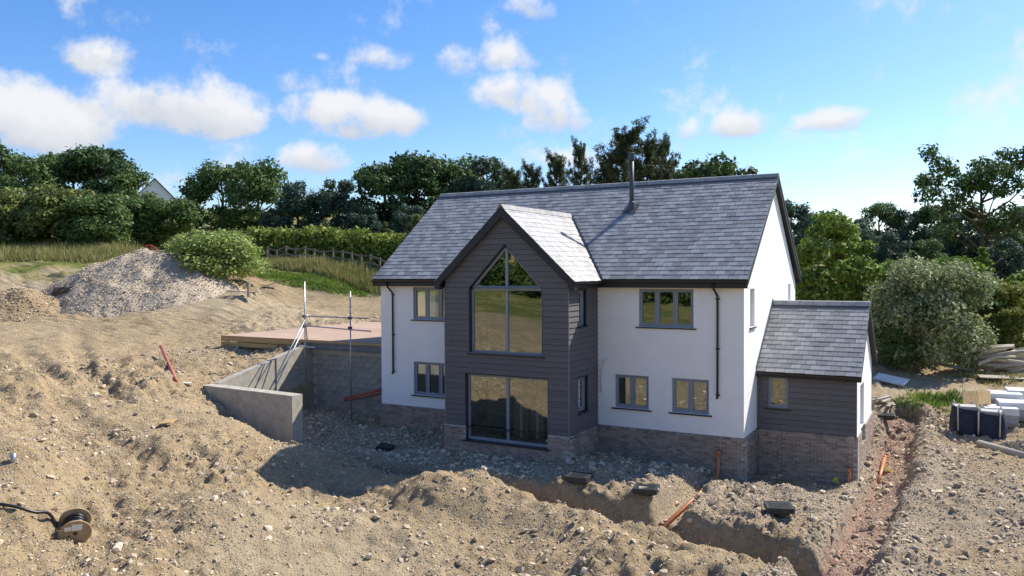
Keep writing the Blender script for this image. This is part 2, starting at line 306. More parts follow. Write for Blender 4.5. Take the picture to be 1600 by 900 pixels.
def ground_h(x, y, detail=True):
    x = np.asarray(x, float); y = np.asarray(y, float); z = base_h(x, y)
    near = sm(70, 40, np.hypot(x+6, y+3))                            # site disturbance fades with distance
    wx = x+.25*fbm(x*.9, y*.9, 3, 5); wy = y+.25*fbm(x*.9, y*.9, 3, 9)
    for (mx_, my_, r, h) in MOUNDS:
        d = np.hypot(wx-mx_, wy-my_)/r; z = z+h*np.exp(-d*d*1.6)*(1+.5*fbm(x*2, y*2, 3, 31))
    d, t = seg_dist(wx, wy, BANK); z = z+.30*np.exp(-(d/.65)**2)*sm(0, .06, t)
    for pl, wd, dp in ((TR_A, .42, .75), (TR_C, .22, .32)):
        d, t = seg_dist(wx, wy, pl); z = z-dp*sm(wd+.22, wd-.1, d)*sm(0, .06, t)+.10*np.exp(-((d-wd-.45)/.3)**2)
    d, t = seg_dist(x+.12*fbm(x*1.5, y*1.5, 3, 77), y, TR_B); z = z-.42*sm(.68, .42, d)+.16*np.exp(-((d-1.0)/.35)**2)
    for pl in (RUT1, RUT2):
        d, t = seg_dist(wx, wy, pl); z = z-.12*sm(.5, .2, d)+.06*np.exp(-((d-.65)/.2)**2)
    if detail:
        rough = near*(.45+.9*sm(-.25, .35, fbm(x*.22, y*.22, 3, 40)))
        z = z+rough*(.26*fbm(x*.55, y*.55, 3, 1)+.13*np.abs(fbm(x*1.7, y*1.7, 3, 2))+.15*fbm(x*4.2, y*4.2, 3, 3)+.09*np.abs(fbm(x*6, y*6, 3, 4)))
        c = np.maximum(0, vnoise(x*3.1, y*3.1, 60)-.15); z = z+near*rough*.3*np.minimum(c, .2)
        u = (x*.86+y*.5); trk = np.sin(u*22)*sm(.1, .3, fbm(x*.35+3, y*.35, 2, 90)); z = z+near*.012*trk       # caterpillar prints
    return z
def house_mask(x, y):                                                # the pad under the house stays just below its floors
    return ((x > -14.2) & (x < -.1) & (y > .1) & (y < 8.9)) | ((x > -9.5) & (x < -5.05) & (y > -2.2) & (y < .2)) | ((x > -.2) & (x < 2.95) & (y > 2.0) & (y < 6.9))
def H(x, y): return float(ground_h(np.array([x]), np.array([y]))[0])
def ground_px(px, py, d0=12., d1=140.):
    ds = np.arange(d0, d1, .12); P = np.array([dep(px, py, d) for d in ds]); g = ground_h(P[:, 0], P[:, 1]); k = np.argmax(P[:, 2] < g)
    return P[k][0], P[k][1], g[k]
def axis(*segs):
    o = [np.arange(a, b, s) for a, b, s in segs]; return np.concatenate(o)
GX = axis((-420, -64, 14), (-64, -27, .42), (-27, 9.5, .085), (9.5, 34, .55), (34, 420, 14)); GY = axis((-260, -40, 5), (-40, -19.5, .6), (-19.5, 13, .085), (13, 34, .26), (34, 86, .9), (86, 500, 12))
def final_h(x, y):                                                   # with the house pad, the walled recess and the ground under the deck cut out
    z = ground_h(x, y); z = np.where(house_mask(x, y), np.minimum(z, -1.2), z)
    z = np.where((x > -18.55) & (x < -14.2) & (y > -4.5) & (y < 3.0), np.minimum(z, -.62+.12*fbm(x*1.5, y*1.5, 4, 8)+.05*y), z)
    d, t = seg_dist(x, y, TR_C); z = np.minimum(z, (-1.33-.02*t)+(z+1.35)*sm(.16, .55, d))
    return np.where((x > -24) & (x < -14.2) & (y > .45) & (y < 11), np.minimum(z, 2.1), z)
XX, YY = np.meshgrid(GX, GY); ZZ = final_h(XX, YY)
nx, ny = len(GX), len(GY); idx = np.arange(nx*ny).reshape(ny, nx)
Fq = np.stack([idx[:-1, :-1].ravel(), idx[:-1, 1:].ravel(), idx[1:, 1:].ravel(), idx[1:, :-1].ravel()], 1)

def ground_material():
    mt = bpy.data.materials.new('ground_soil'); mt.use_nodes = True; nt = mt.node_tree; N = nt.nodes; L = nt.links; bs = N['Principled BSDF']; bs.inputs['Roughness'].default_value = .95; bs.inputs['Specular IOR Level'].default_value = .12
    tc = N.new('ShaderNodeTexCoord')
    def noise(s, d=6, r=.6):
        n = N.new('ShaderNodeTexNoise'); n.inputs['Scale'].default_value = s; n.inputs['Detail'].default_value = d; n.inputs['Roughness'].default_value = r; L.new(tc.outputs['Object'], n.inputs['Vector']); return n.outputs[0]
    def rng(v, a, b):
        n = N.new('ShaderNodeMapRange'); n.inputs[1].default_value = a; n.inputs[2].default_value = b; L.new(v, n.inputs[0]); return n.outputs[0]
    def mix(f, a, b):
        n = N.new('ShaderNodeMix'); n.data_type = 'RGBA'
        for k, v in ((0, f), (6, a), (7, b)):
            if isinstance(v, tuple): n.inputs[k].default_value = (*v, 1)
            else: L.new(v, n.inputs[k])
        return n.outputs[2]
    def attr(nm):
        n = N.new('ShaderNodeAttribute'); n.attribute_name = nm; return n.outputs['Fac']
    c = mix(rng(noise(.55), .35, .65), (.46, .345, .20), (.39, .29, .17))
    c = mix(rng(noise(5, 8, .7), .45, .68), c, (.26, .185, .105))
    c = mix(rng(noise(.8, 6, .65), .56, .70), c, (.225, .16, .09))
    c = mix(attr('rubble'), c, mix(rng(noise(9, 6, .7), .4, .6), (.29, .22, .145), (.45, .36, .25)))
    vo = N.new('ShaderNodeTexVoronoi'); vo.inputs['Scale'].default_value = 16; L.new(tc.outputs['Object'], vo.inputs['Vector'])
    sc = N.new('ShaderNodeSeparateColor'); L.new(vo.outputs['Color'], sc.inputs[0])
    peb = N.new('ShaderNodeMath'); peb.operation = 'MULTIPLY'; L.new(rng(sc.outputs[0], .62, .66), peb.inputs[0]); L.new(rng(vo.outputs['Distance'], .5, .34), peb.inputs[1])
    c = mix(peb.outputs[0], c, mix(sc.outputs[1], (.30, .255, .19), (.50, .44, .35)))
    c = mix(attr('pink'), c, mix(rng(noise(28, 3), .35, .65), (.30, .18, .125), (.42, .29, .22)))
    c = mix(attr('track'), c, mix(rng(noise(1.6, 7, .65), .35, .65), (.45, .36, .235), (.38, .295, .19)))
    gn = noise(.35, 7, .65)
    gr = mix(rng(noise(2.2, 7, .7), .35, .65), (.095, .135, .03), (.20, .20, .06)); gr = mix(rng(gn, .45, .6), gr, (.30, .25, .10))
    c = mix(attr('grass'), c, gr); c = mix(attr('field'), c, (.45, .34, .12))
    L.new(c, bs.inputs['Base Color'])
    ad = N.new('ShaderNodeMath'); ad.operation = 'ADD'; L.new(noise(14, 8, .7), ad.inputs[0])
    vm = N.new('ShaderNodeMath'); vm.operation = 'MULTIPLY'; L.new(peb.outputs[0], vm.inputs[0]); vm.inputs[1].default_value = .35; L.new(vm.outputs[0], ad.inputs[1])
    bp = N.new('ShaderNodeBump'); bp.inputs['Strength'].default_value = 1; bp.inputs['Distance'].default_value = .09; L.new(ad.outputs[0], bp.inputs['Height']); L.new(bp.outputs[0], bs.inputs['Normal'])
    MT['ground'] = mt
ground_material()
gm = fast_mesh('ground', np.stack([XX.ravel(), YY.ravel(), ZZ.ravel()], 1), Fq, 'ground', True)
def setattr_(me, nm, arr):
    a = me.attributes.new(nm, 'FLOAT', 'POINT'); a.data.foreach_set('value', np.ascontiguousarray(np.clip(arr, 0, 1).ravel(), np.float32))
def rubble_w(x, y):                                                  # broken stone hugging the house and heaped over the right-hand side
    n = fbm(x*.5, y*.5, 4, 21)
    a = sm(4.2, 1.2, np.maximum(np.maximum(-15-x, x-1.5), np.abs(y+2.0))+n*1.6)
    b = sm(2.6, .8, np.abs(x-4.0)+n*2.2)*sm(-14, -8, y)*sm(16, 8, y); c = sm(5, 2, np.hypot(x-6.5, y+1)+n*2.5)*.8
    return np.clip(np.maximum(np.maximum(a, b), c), 0, 1)
dB, _t = seg_dist(XX+.12*fbm(XX*1.5, YY*1.5, 3, 77), YY, TR_B)
PIX = proj(np.stack([XX.ravel(), YY.ravel(), ZZ.ravel()], 1))
nn = fbm(XX*.3, YY*.3, 4, 50)
back_line = (YY-18+.18*(XX+30)) + 2.5*nn                              # beyond the track on the left it is all grass
grass = np.clip(sm(-1.5, 1.5, back_line)*sm(-12, -20, XX), 0, 1)
grass = np.maximum(grass, sm(-41, -44, XX+6*nn)*sm(4, 7, YY+4*nn)*1.0)
grass = np.maximum(grass, sm(20, 24, YY+3*nn)*sm(-14, -9, XX)); grass = np.maximum(grass, sm(-23, -27, YY+4*nn)); grass = np.maximum(grass, sm(13, 17, XX+4*nn)); grass = np.maximum(grass, sm(-50, -56, XX+6*nn))
gp = [(*ground_px(470, 425)[:2], 3.0), (*ground_px(540, 445)[:2], 2.6), (*ground_px(500, 432)[:2], 3.0), (*ground_px(1450, 625)[:2], .9), (*ground_px(1480, 630)[:2], 1.0), (*ground_px(1410, 630)[:2], .5), (*ground_px(1590, 570)[:2], 2.)]
for gx_, gy_, gr_ in gp: grass = np.maximum(grass, .95*sm(gr_*1.1, gr_*.5, np.hypot(XX-gx_, YY-gy_)+1.2*nn))
field = sm(-52, -58, YY+5*nn)*sm(-120, -110, YY)
track = np.clip(sm(5.0, 2.5, np.abs((YY-5.5)-.12*(XX+40))+2*nn)*sm(-22, -25, XX), 0, 1); track = np.maximum(track, sm(2.4, 1.2, np.abs(YY-15.5+.15*(XX-4)))*sm(1.5, 3, XX)*.9)
track = np.maximum(track, .7*sm(3.5, 1.5, np.hypot((XX+6), (YY+12))+2*nn))
for nm, a in (('rubble', rubble_w(XX, YY)), ('pink', sm(.62, .45, dB)*sm(-14, -10, YY)), ('grass', grass), ('field', field), ('track', track)): setattr_(gm, nm, a)
ground = link(bpy.data.objects.new('ground', gm)); tag(ground, kind='structure')

# ------------------------------------------------------------------ stones (uncountable rubble)
_ico = None
def ico():
    t = (1+5**.5)/2
    v = np.array([(-1,t,0),(1,t,0),(-1,-t,0),(1,-t,0),(0,-1,t),(0,1,t),(0,-1,-t),(0,1,-t),(t,0,-1),(t,0,1),(-t,0,-1),(-t,0,1)], float); v /= np.linalg.norm(v[0])
    f = np.array([(0,11,5),(0,5,1),(0,1,7),(0,7,10),(0,10,11),(1,5,9),(5,11,4),(11,10,2),(10,7,6),(7,1,8),(3,9,4),(3,4,2),(3,2,6),(3,6,8),(3,8,9),(4,9,5),(2,4,11),(6,2,10),(8,6,7),(9,8,1)])
    return v, f
OCT_V = np.array([(1,0,0),(-1,0,0),(0,1,0),(0,-1,0),(0,0,1),(0,0,-1)], float); OCT_F = np.array([(0,2,4),(2,1,4),(1,3,4),(3,0,4),(2,0,5),(1,2,5),(3,1,5),(0,3,5)])
def rand_rot(n):
    q = RNG.normal(size=(n, 4)); q /= np.linalg.norm(q, axis=1)[:, None]; w, x, y, z = q.T
    return np.stack([np.stack([1-2*(y*y+z*z), 2*(x*y-w*z), 2*(x*z+w*y)], 1), np.stack([2*(x*y+w*z), 1-2*(x*x+z*z), 2*(y*z-w*x)], 1), np.stack([2*(x*z-w*y), 2*(y*z+w*x), 1-2*(x*x+y*y)], 1)], 1)
def stones(name, pos, size, base, mt='stone'):
    bv, bf = base; n = len(pos); k = len(bv)
    V = bv[None]*RNG.uniform(.65, 1.3, (n, k, 1))*RNG.uniform(.5, 1.15, (n, 1, 3)); V = np.einsum('nij,nkj->nki', rand_rot(n), V)
    V[:, :, 2] *= .75; V = V*size[:, None, None]+pos[:, None, :]
    return fast_mesh(name, V.reshape(-1, 3), (bf[None]+(np.arange(n)*k)[:, None, None]).reshape(-1, 3), mt)
def scatter(n, x0, x1, y0, y1, wfun):
    xs = RNG.uniform(x0, x1, n*4); ys = RNG.uniform(y0, y1, n*4); w = wfun(xs, ys); keep = RNG.uniform(0, 1, n*4) < w; xs, ys = xs[keep][:n], ys[keep][:n]
    ok = ~house_mask(xs, ys); return xs[ok], ys[ok]
def in_view(x, y): 
    d = np.stack([x, y, np.zeros_like(x)], 1)-CAM; zz = d@_F; px = 800+FPX*(d@_R)/np.maximum(zz, .1); return (zz > 5) & (px > -80) & (px < 1680)
wst = lambda x, y: in_view(x, y)*(.16+.84*rubble_w(x, y))*(.35+1.1*sm(-.15, .35, fbm(x*.45, y*.45, 4, 33)))
x_, y_ = scatter(30000, -25, 9, -17, 13, wst); s_ = .022+.035*RNG.pareto(2.6, len(x_)); s_ = np.minimum(s_, .12)
me1 = stones('rubble_stone', np.stack([x_, y_, final_h(x_, y_)+s_*.15], 1), s_, ico())
o = link(bpy.data.objects.new('rubble', me1)); tag(o, 'loose broken stones and clods littering the churned soil', 'rubble', kind='stuff')
x_, y_ = scatter(88000, -25, 9, -17.5, 13, lambda x, y: in_view(x, y)*(.55+.45*rubble_w(x, y))*(.4+sm(-.3, .3, fbm(x*.7, y*.7, 4, 35)))); s_ = RNG.uniform(.012, .034, len(x_))
o = link(bpy.data.objects.new('gravel', stones('gravel', np.stack([x_, y_, final_h(x_, y_)+s_*.2], 1), s_, (OCT_V, OCT_F)))); tag(o, 'fine stone chips spread over the bare soil', 'gravel', kind='stuff')

# ------------------------------------------------------------------ the house
hs = empty('house', (0, 0, 0), 'new white rendered house with grey clad gable bay and slate roofs', 'house')
WL, D_, EZ, RZ, RY = -14.29, 8.97, 4.988, 8.66, 4.487      # left end, depth, eaves z, ridge z, ridge y
SL = (RZ-EZ)/(RY+.332)                                       # main roof slope
B0, B1, BY, BX = -9.62, -4.94, -2.32, -7.28                  # bay
BRZ, BEZ, BEX = 7.40, 4.955, 2.62; BSL = (BRZ-BEZ)/BEX
AX, AY0, AY1, ARY, ARZ, AEZ = 3.04, 1.89, 7.0, 4.45, 4.10, 1.93; ASL = (ARZ-AEZ)/(ARY-(AY0-.23))

def wall_holes(mb, o, u, v, n, rect, holes, th=.12):
    """face in plane o + a*u + b*v (outward normal n) with rectangular holes and reveals going th inward"""
    o, u, v, n = [np.array(q, float) for q in (o, u, v, n)]; us = sorted({rect[0], rect[1], *[h[0] for h in holes], *[h[1] for h in holes]}); vs = sorted({rect[2], rect[3], *[h[2] for h in holes], *[h[3] for h in holes]})
    P = lambda a, b, d=0: o+a*u+b*v-d*n
    for a0, a1 in zip(us[:-1], us[1:]):
        for b0, b1 in zip(vs[:-1], vs[1:]):
            ca, cb = (a0+a1)/2, (b0+b1)/2
            if any(h[0] < ca < h[1] and h[2] < cb < h[3] for h in holes): continue
            mb.add([P(a0, b0), P(a1, b0), P(a1, b1), P(a0, b1)], [(0, 1, 2, 3)]); mb.add([P(a0, b0, .3), P(a1, b0, .3), P(a1, b1, .3), P(a0, b1, .3)], [(3, 2, 1, 0)])
    for h in holes:
        c = [(h[0], h[2]), (h[1], h[2]), (h[1], h[3]), (h[0], h[3])]
        for i in range(4):
            (a0, b0), (a1, b1) = c[i], c[(i+1) % 4]; mb.add([P(a0, b0), P(a1, b1), P(a1, b1, .3), P(a0, b0, .3)], [(3, 2, 1, 0)])
# openings: (u0,u1,v0,v1) in (x,z) or (y,z)
FW = [(-12.70, -10.86, 3.40, 4.66), (-12.70, -10.86, .46, 1.76), (-3.45, -1.60, 3.40, 4.66), (-4.31, -3.11, .64, 1.76), (-2.32, -1.10, .64, 1.76)]
GW = [(.84, 1.48, 3.42, 4.66), (7.39, 7.94, 3.42, 4.70)]
BUP, BLO = (-8.62, -5.88, 2.50, 4.70), (-8.79, -5.68, -.46, 1.78)
SW = [(-1.56, -.94, 3.45, 4.62), (-1.61, -.85, .64, 1.77)]; AWN = (.34, .99, .70, 1.78); ASW = (3.1, 4.3, -.55, 1.45)
mb = MB()
wall_holes(mb, (0, 0, 0), (1, 0, 0), (0, 0, 1), (0, -1, 0), (WL, 0, 0, 4.72), FW+[(B0+.15, B1-.15, 0.02, 4.7)])
wall_holes(mb, (0, 0, 0), (0, 1, 0), (0, 0, 1), (1, 0, 0), (0, D_, 0, 4.72), GW)
wall_holes(mb, (WL, 0, 0), (0, 1, 0), (0, 0, 1), (-1, 0, 0), (0, D_, -1.2, 4.72), [(1.4, 3.4, 2.3, 4.4)])
wall_holes(mb, (0, D_, 0), (1, 0, 0), (0, 0, 1), (0, 1, 0), (WL, 0, -.6, 4.72), [(-12.4, -10.9, 3.2, 4.5), (-7.9, -6, 2.4, 4.5), (-3.4, -1.8, 3.2, 4.5)])
for x in (0, WL): mb.add([(x, 0, 4.72), (x, D_, 4.72), (x, RY, RZ-.12)], [(0, 1, 2)])
mb.build('wall', 'render', hs)
mb = MB(); mb.box(WL+.31, -.31, .31, D_-.31, -.62, -.5); mb.box(WL+.31, -.31, .31, D_-.31, 2.05, 2.3); mb.box(B0+.3, B1-.3, BY+.3, .3, -.62, -.5); mb.box(B0+.3, B1-.3, BY+.3, .3, 2.05, 2.3); mb.box(.0, AX-.3, AY0+.3, AY1-.3, -.62, -.5); mb.build('floor', 'floor_in', hs)
mb = MB(); mb.box(WL+.31, -.31, .31, D_-.31, 4.74, 4.8); mb.box(WL+.32, -.32, 4.4, 4.5, -.5, 4.74); mb.box(-9.7, -9.6, .31, 4.39, -.5, 4.74); mb.box(-4.95, -4.85, .31, 4.39, -.5, 4.74); mb.build('partition', 'interior', hs)

# ---- plinth and bricks
camf = lambda p: (lambda q: q[2])(proj(p))
bricks = []                                                  # (centre, u, n, length)
pl = MB()
def brick_wall(o, u, n, length, z0, holes=(), cap=True):
    o, u, n = [np.array(q, float) for q in (o, u, n)]
    c = 0; z = -.09 if cap else 0.0
    while z > z0:
        a = -(.1125 if c % 2 else 0)
        while a < length:
            a0, a1 = max(a, 0), min(a+.215, length); zc = z-.0375
            if a1-a0 > .05 and not any(h[0]-.02 < (a0+a1)/2 < h[1]+.02 and h[2] < zc < h[3] for h in holes): bricks.append((o+u*(a0+a1)/2+np.array([0, 0, zc]), u, n, a1-a0-.0))
            a += .225
        z -= .075; c += 1
    us = sorted({0, length, *[q for h in holes for q in h[:2]]}); vs = sorted({z0, 0, *[q for h in holes for q in h[2:]]})
    for a0, a1 in zip(us[:-1], us[1:]):
        for b0, b1 in zip(vs[:-1], vs[1:]):
            if any(h[0] < (a0+a1)/2 < h[1] and h[2] < (b0+b1)/2 < h[3] for h in holes): continue
            q = [o+u*a0-n*.012, o+u*a1-n*.012]; pl.prism([q[0]+np.array([0, 0, b0]), q[1]+np.array([0, 0, b0]), q[1]+np.array([0, 0, min(b1, -.075)]), q[0]+np.array([0, 0, min(b1, -.075)])], -n*.25)
PO = .06
segs = [((WL-PO, -PO, 0), (1, 0, 0), (0, -1, 0), B0-PO-(WL-PO)-.002, -1.35, []), ((B0-PO, BY-PO, 0), (1, 0, 0), (0, -1, 0), B1-B0+2*PO, -1.35, [(BLO[0]-B0+PO-.02, BLO[1]-B0+PO+.02, -.50, 1)]),
        ((B1+PO, BY-PO+.001, 0), (0, 1, 0), (1, 0, 0), -BY-.002, -1.35, []), ((B1+PO+.002, -PO, 0), (1, 0, 0), (0, -1, 0), -B1-.002, -1.65, [(.45, .85, -1.30, -1.12), (1.0, 1.3, -1.30, -1.12), (3.5, 4.2, -1.55, -1.36)]),
        ((PO, -PO+.001, 0), (0, 1, 0), (1, 0, 0), AY0-.002, -1.75, []), ((PO+.002, AY0-PO, 0), (1, 0, 0), (0, -1, 0), AX, -1.8, []), ((AX+PO, AY0-PO+.001, 0), (0, 1, 0), (1, 0, 0), AY1-AY0+2*PO, -1.8, [(ASW[0]-AY0+PO, ASW[1]-AY0+PO, -.55, .1)])]
for a in segs: brick_wall(*a)
plinth = pl.build('plinth', 'mortar', hs)
# sloped capping bricks, one by one
capb = MB(); cnt = 0
for (o_, u, n, ln, z0, holes) in segs:
    o_, u, n = [np.array(q, float) for q in (o_, u, n)]; a = 0
    while a < ln-.05:
        a1 = min(a+.215, ln); zb = -.09; p = o_+u*a; q = o_+u*a1
        if not any(h[0]-.02 < (a+a1)/2 < h[1]+.02 and h[3] > 0 for h in holes):
            up = lambda r, z, d: r+np.array([0, 0, z])-n*d
            capb.hexa([up(p, zb, 0), up(q, zb, 0), up(q, zb, .12), up(p, zb, .12), up(p, -.055, 0.0), up(q, -.055, 0.0), up(q, .0, PO+.012), up(p, .0, PO+.012)])
        a += .225
capb.build('capping_course', 'brick', plinth, kind='stuff')
def brick_mesh(L_):
    m_ = MB(); m_.box(-L_/2+.005, L_/2-.005, -.10, .0, -.0325, .0325); return m_
BM = brick_mesh(.215).mesh('brick', 'brick')
order = sorted(range(len(bricks)), key=lambda i: camf(bricks[i][0])+(0 if bricks[i][0][2] > -1.25 else 50)+(0 if bricks[i][3] > .2 else 100)+(0 if bricks[i][2][1] < 0 else 2))
rest = MB()
for r, i in enumerate(order):
    c, u, n, L_ = bricks[i]; Mx = Matrix(((-u[0], n[0], 0, c[0]), (-u[1], n[1], 0, c[1]), (0, 0, 1, c[2]), (0, 0, 0, 1)))
    d = random.uniform(-.003, .003)
    if r < 300:
        o = bpy.data.objects.new('brick', BM); link(o, plinth); o.matrix_local = Mx
    else:
        b = brick_mesh(L_); rest.add([tuple(Mx @ Vector((p[0], p[1]+d, p[2]))) for p in b.v], b.f)
rest.build('brickwork', 'brick', plinth, kind='stuff')
mb = MB()
for x0, x1, z in ((-4.5, -3.5, -1.09), (-1.5, -.55, -1.33)): mb.box(x0, x1, -PO-.02, .04, z, z+.06)
build_each(mb, 'lintel', 'concrete', plinth)

# ---- cladding boards (each one an object)
clad = MB(); clad.box(B0+.02, B1-.02, BY+.025, BY+.06, -.04, .0); cladding = clad.build('cladding', 'fascia', hs)
EXPO = .181
def board(p0, p1, q0, q1, n):                                # p bottom left/right, q top left/right on the wall plane
    n = np.array(n, float); p0, p1, q0, q1 = [np.array(a, float) for a in (p0, p1, q0, q1)]
    m_ = MB(); m_.hexa([p0+n*.036, p1+n*.036, p1, p0, q0+n*.010, q1+n*.010, q1, q0]); m_.build('board', 'clad', cladding)
def clad_face(o, u, n, length, zt, holes, roof=None):
    o, u = np.array(o, float), np.array(u, float); z = 0.0
    while z < zt-.01:
        z1 = min(z+EXPO, zt+.012); zm = (z+z1)/2
        iv = [(0.0, length, 0.0, length)]                       # bottom a..b, top a..b
        for h in holes:
            if h[2] < zm < h[3]:
                hb, ht = (h[4](z), h[4](min(z1, h[3]))) if len(h) > 4 else ((h[0], h[1]), (h[0], h[1])); new = []
                for a, b, ta, tb in iv: new += [(a, min(b, hb[0]), ta, min(tb, ht[0])), (max(a, hb[1]), b, max(ta, ht[1]), tb)]
                iv = [q for q in new if q[1]-q[0] > .03]
        for a, b, ta, tb in iv:
            P = lambda s, zz: o+u*s+np.array([0, 0, zz])
            if roof:
                r0, r1 = roof(z1); s0, s1 = roof(z); ta, tb = max(ta, r0), min(tb, r1); a, b = max(a, s0), min(b, s1)
                if tb-ta < .04: continue
            L_ = b-a; k = max(1, round(L_/3.6))
            for j in range(k): board(P(a+L_*j/k+.002, z+.011), P(a+L_*(j+1)/k-.002, z+.011), P(ta+(tb-ta)*j/k+.002, z1), P(ta+(tb-ta)*(j+1)/k-.002, z1), n)
        z += EXPO
BWD = B1-B0
apexz = 6.12
def bay_tri(z): 
    f = (apexz-z)/(apexz-4.70); hw = (BUP[1]-BUP[0])/2*f; c = (BUP[0]+BUP[1])/2-B0; return (c-hw-.03, c+hw+.03)
bay_roof = lambda z: (BWD/2-(BRZ-.16-z)/BSL, BWD/2+(BRZ-.16-z)/BSL) if z > 4.6 else (-1, BWD+1)
clad_face((B0, BY, 0), (1, 0, 0), (0, -1, 0), BWD, 7.1, [(BUP[0]-B0-.03, BUP[1]-B0+.03, BUP[2]-.05, 4.72), (0, 0, 4.70, apexz, bay_tri), (BLO[0]-B0-.03, BLO[1]-B0+.03, -1, BLO[3]+.02)], bay_roof)
clad_face((B1, BY, 0), (0, 1, 0), (1, 0, 0), -BY-.01, 4.80, [(s[0]-BY, s[1]-BY, s[2]-.03, s[3]) for s in SW])
clad_face((0.01, AY0, 0), (1, 0, 0), (0, -1, 0), AX-.01, 1.80, [(AWN[0], AWN[1], AWN[2]-.03, AWN[3]+.05)])
mb = MB(); mb.box(B1-.0, B1+.03, BY-.03, BY, 0, 4.72); mb.box(B0-.03, B0, BY-.03, BY, 0, 4.72); mb.box(AX, AX+.03, AY0-.03, AY0+.02, 0, 1.85); build_each(mb, 'corner_trim', 'trim', cladding)
# sheathing walls behind the boards
mb = MB()
wall_holes(mb, (0, BY+.002, 0), (1, 0, 0), (0, 0, 1), (0, -1, 0), (B0, B1, -.6, 4.71), [BUP[:3]+(4.71,), BLO])
c_ = (BUP[0]+BUP[1])/2; hw = (BUP[1]-BUP[0])/2; ry_ = BY+.002
L3 = lambda x, z: (x, ry_, z)
mb.add([L3(B0, 4.71), L3(BUP[0], 4.71), L3(c_, apexz), L3(BX, BRZ-.1)], [(0, 1, 2, 3)]); mb.add([L3(B1, 4.71), L3(BX, BRZ-.1), L3(c_, apexz), L3(BUP[1], 4.71)], [(0, 1, 2, 3)])
for (p, q) in (((BUP[0], 4.71), (c_, apexz)), ((c_, apexz), (BUP[1], 4.71))): mb.add([L3(*p), L3(*q), (q[0], ry_+.3, q[1]), (p[0], ry_+.3, p[1])], [(0, 1, 2, 3)])
mb.build('sheathing', 'fascia', hs); mb = MB(); wall_holes(mb, (B1-.002, 0, 0), (0, 1, 0), (0, 0, 1), (1, 0, 0), (BY+.002, 0, -.6, 4.8), [s for s in SW]); mb.build('sheathing', 'fascia', hs); mb = MB(); wall_holes(mb, (B0+.002, 0, 0), (0, 1, 0), (0, 0, 1), (-1, 0, 0), (BY+.002, 0, -.6, 4.8), [])
mb.build('sheathing', 'fascia', hs); mb = MB(); wall_holes(mb, (0, AY0+.002, 0), (1, 0, 0), (0, 0, 1), (0, -1, 0), (.0, AX, -.6, 1.95), [AWN]); mb.build('sheathing', 'fascia', hs); mb = MB(); wall_holes(mb, (0, AY1, 0), (1, 0, 0), (0, 0, 1), (0, 1, 0), (0, AX, -1.4, 1.95), [])
mb.build('sheathing', 'fascia', hs)
mb = MB(); wall_holes(mb, (AX, 0, 0), (0, 1, 0), (0, 0, 1), (1, 0, 0), (AY0+.02, AY1, -.0, 1.95), [ASW[:2]+(.0, ASW[3])]); mb.add([(AX, AY0, 1.95), (AX, AY1, 1.95), (AX, ARY, ARZ-.1)], [(0, 1, 2)]); mb.build('annex_gable', 'render', hs)

# ---- windows
def window(u, n, o, rect, cols, fr=.065, rec=.10, sill=True, mull=None, door=False, ledge=.06):
    """u: horizontal axis, n: outward normal, o: plane origin. Frame mesh is the window; panes and sill are its pieces."""
    u, n, o = [np.array(q, float) for q in (u, n, o)]; a0, a1, z0, z1 = rect; P = lambda a, z, d: o+u*a+np.array([0, 0, z])-n*d
    def bar(mb_, a, b, c, d, d0, d1): mb_.hexa([P(a, c, d0), P(b, c, d0), P(b, c, d1), P(a, c, d1), P(a, d, d0), P(b, d, d0), P(b, d, d1), P(a, d, d1)])
    m_ = MB(); d0, d1 = rec, rec+.07
    bar(m_, a0, a1, z0, z0+fr*1.25, d0, d1); bar(m_, a0, a1, z1-fr, z1, d0, d1); bar(m_, a0, a0+fr, z0+fr*1.25, z1-fr, d0, d1); bar(m_, a1-fr, a1, z0+fr*1.25, z1-fr, d0, d1)
    w = (a1-a0)/cols
    for k in range(1, cols): bar(m_, a0+w*k-fr*.6, a0+w*k+fr*.6, z0+fr*1.25, z1-fr, d0-.003, d1)
    wd = m_.build('window', 'frame', hs)
    for k in range(cols):
        x0 = a0+w*k+(fr if k == 0 else fr*.6); x1 = a0+w*(k+1)-(fr if k == cols-1 else fr*.6); y0, y1 = z0+fr*1.25, z1-fr
        if not door:
            s = MB(); e = .045
            bar(s, x0+.006, x1-.006, y0+.006, y0+e, d0-.012, d1-.02); bar(s, x0+.006, x1-.006, y1-e, y1-.006, d0-.012, d1-.02); bar(s, x0+.006, x0+e, y0+e, y1-e, d0-.012, d1-.02); bar(s, x1-e, x1-.006, y0+e, y1-e, d0-.012, d1-.02)
            s.build('sash', 'frame', wd); x0 += e; x1 -= e; y0 += e; y1 -= e
        g = MB(); g.prism([P(x0, y0, d0+.03), P(x1, y0, d0+.03), P(x1, y1, d0+.03), P(x0, y1, d0+.03)], -n*.02); g.build('pane', 'glass', wd)
    if sill:
        s = MB(); s.hexa([P(a0-.10, z0-.05, -ledge), P(a1+.10, z0-.05, -ledge), P(a1+.10, z0-.05, d0+.02), P(a0-.10, z0-.05, d0+.02), P(a0-.10, z0-.012, -ledge), P(a1+.10, z0-.012, -ledge), P(a1+.10, z0-.002, d0+.02), P(a0-.10, z0-.002, d0+.02)]); s.build('sill', 'black_plastic', wd)
    return wd
X, Y = (1, 0, 0), (0, 1, 0); FN, RN = (0, -1, 0), (1, 0, 0)
for r_, c_n in zip(FW, (3, 3, 3, 2, 2)): window(X, FN, (0, 0, 0), r_, c_n, .06, .07)
for r_ in GW: window(Y, RN, (0, 0, 0), r_, 1, .06, .14, sill=(r_[0] < 2))
window(X, FN, (0, BY, 0), BLO, 2, .075, .12, door=True, ledge=.10)
for r_ in SW: window(Y, RN, (B1, 0, 0), r_, 1, .06, .10)
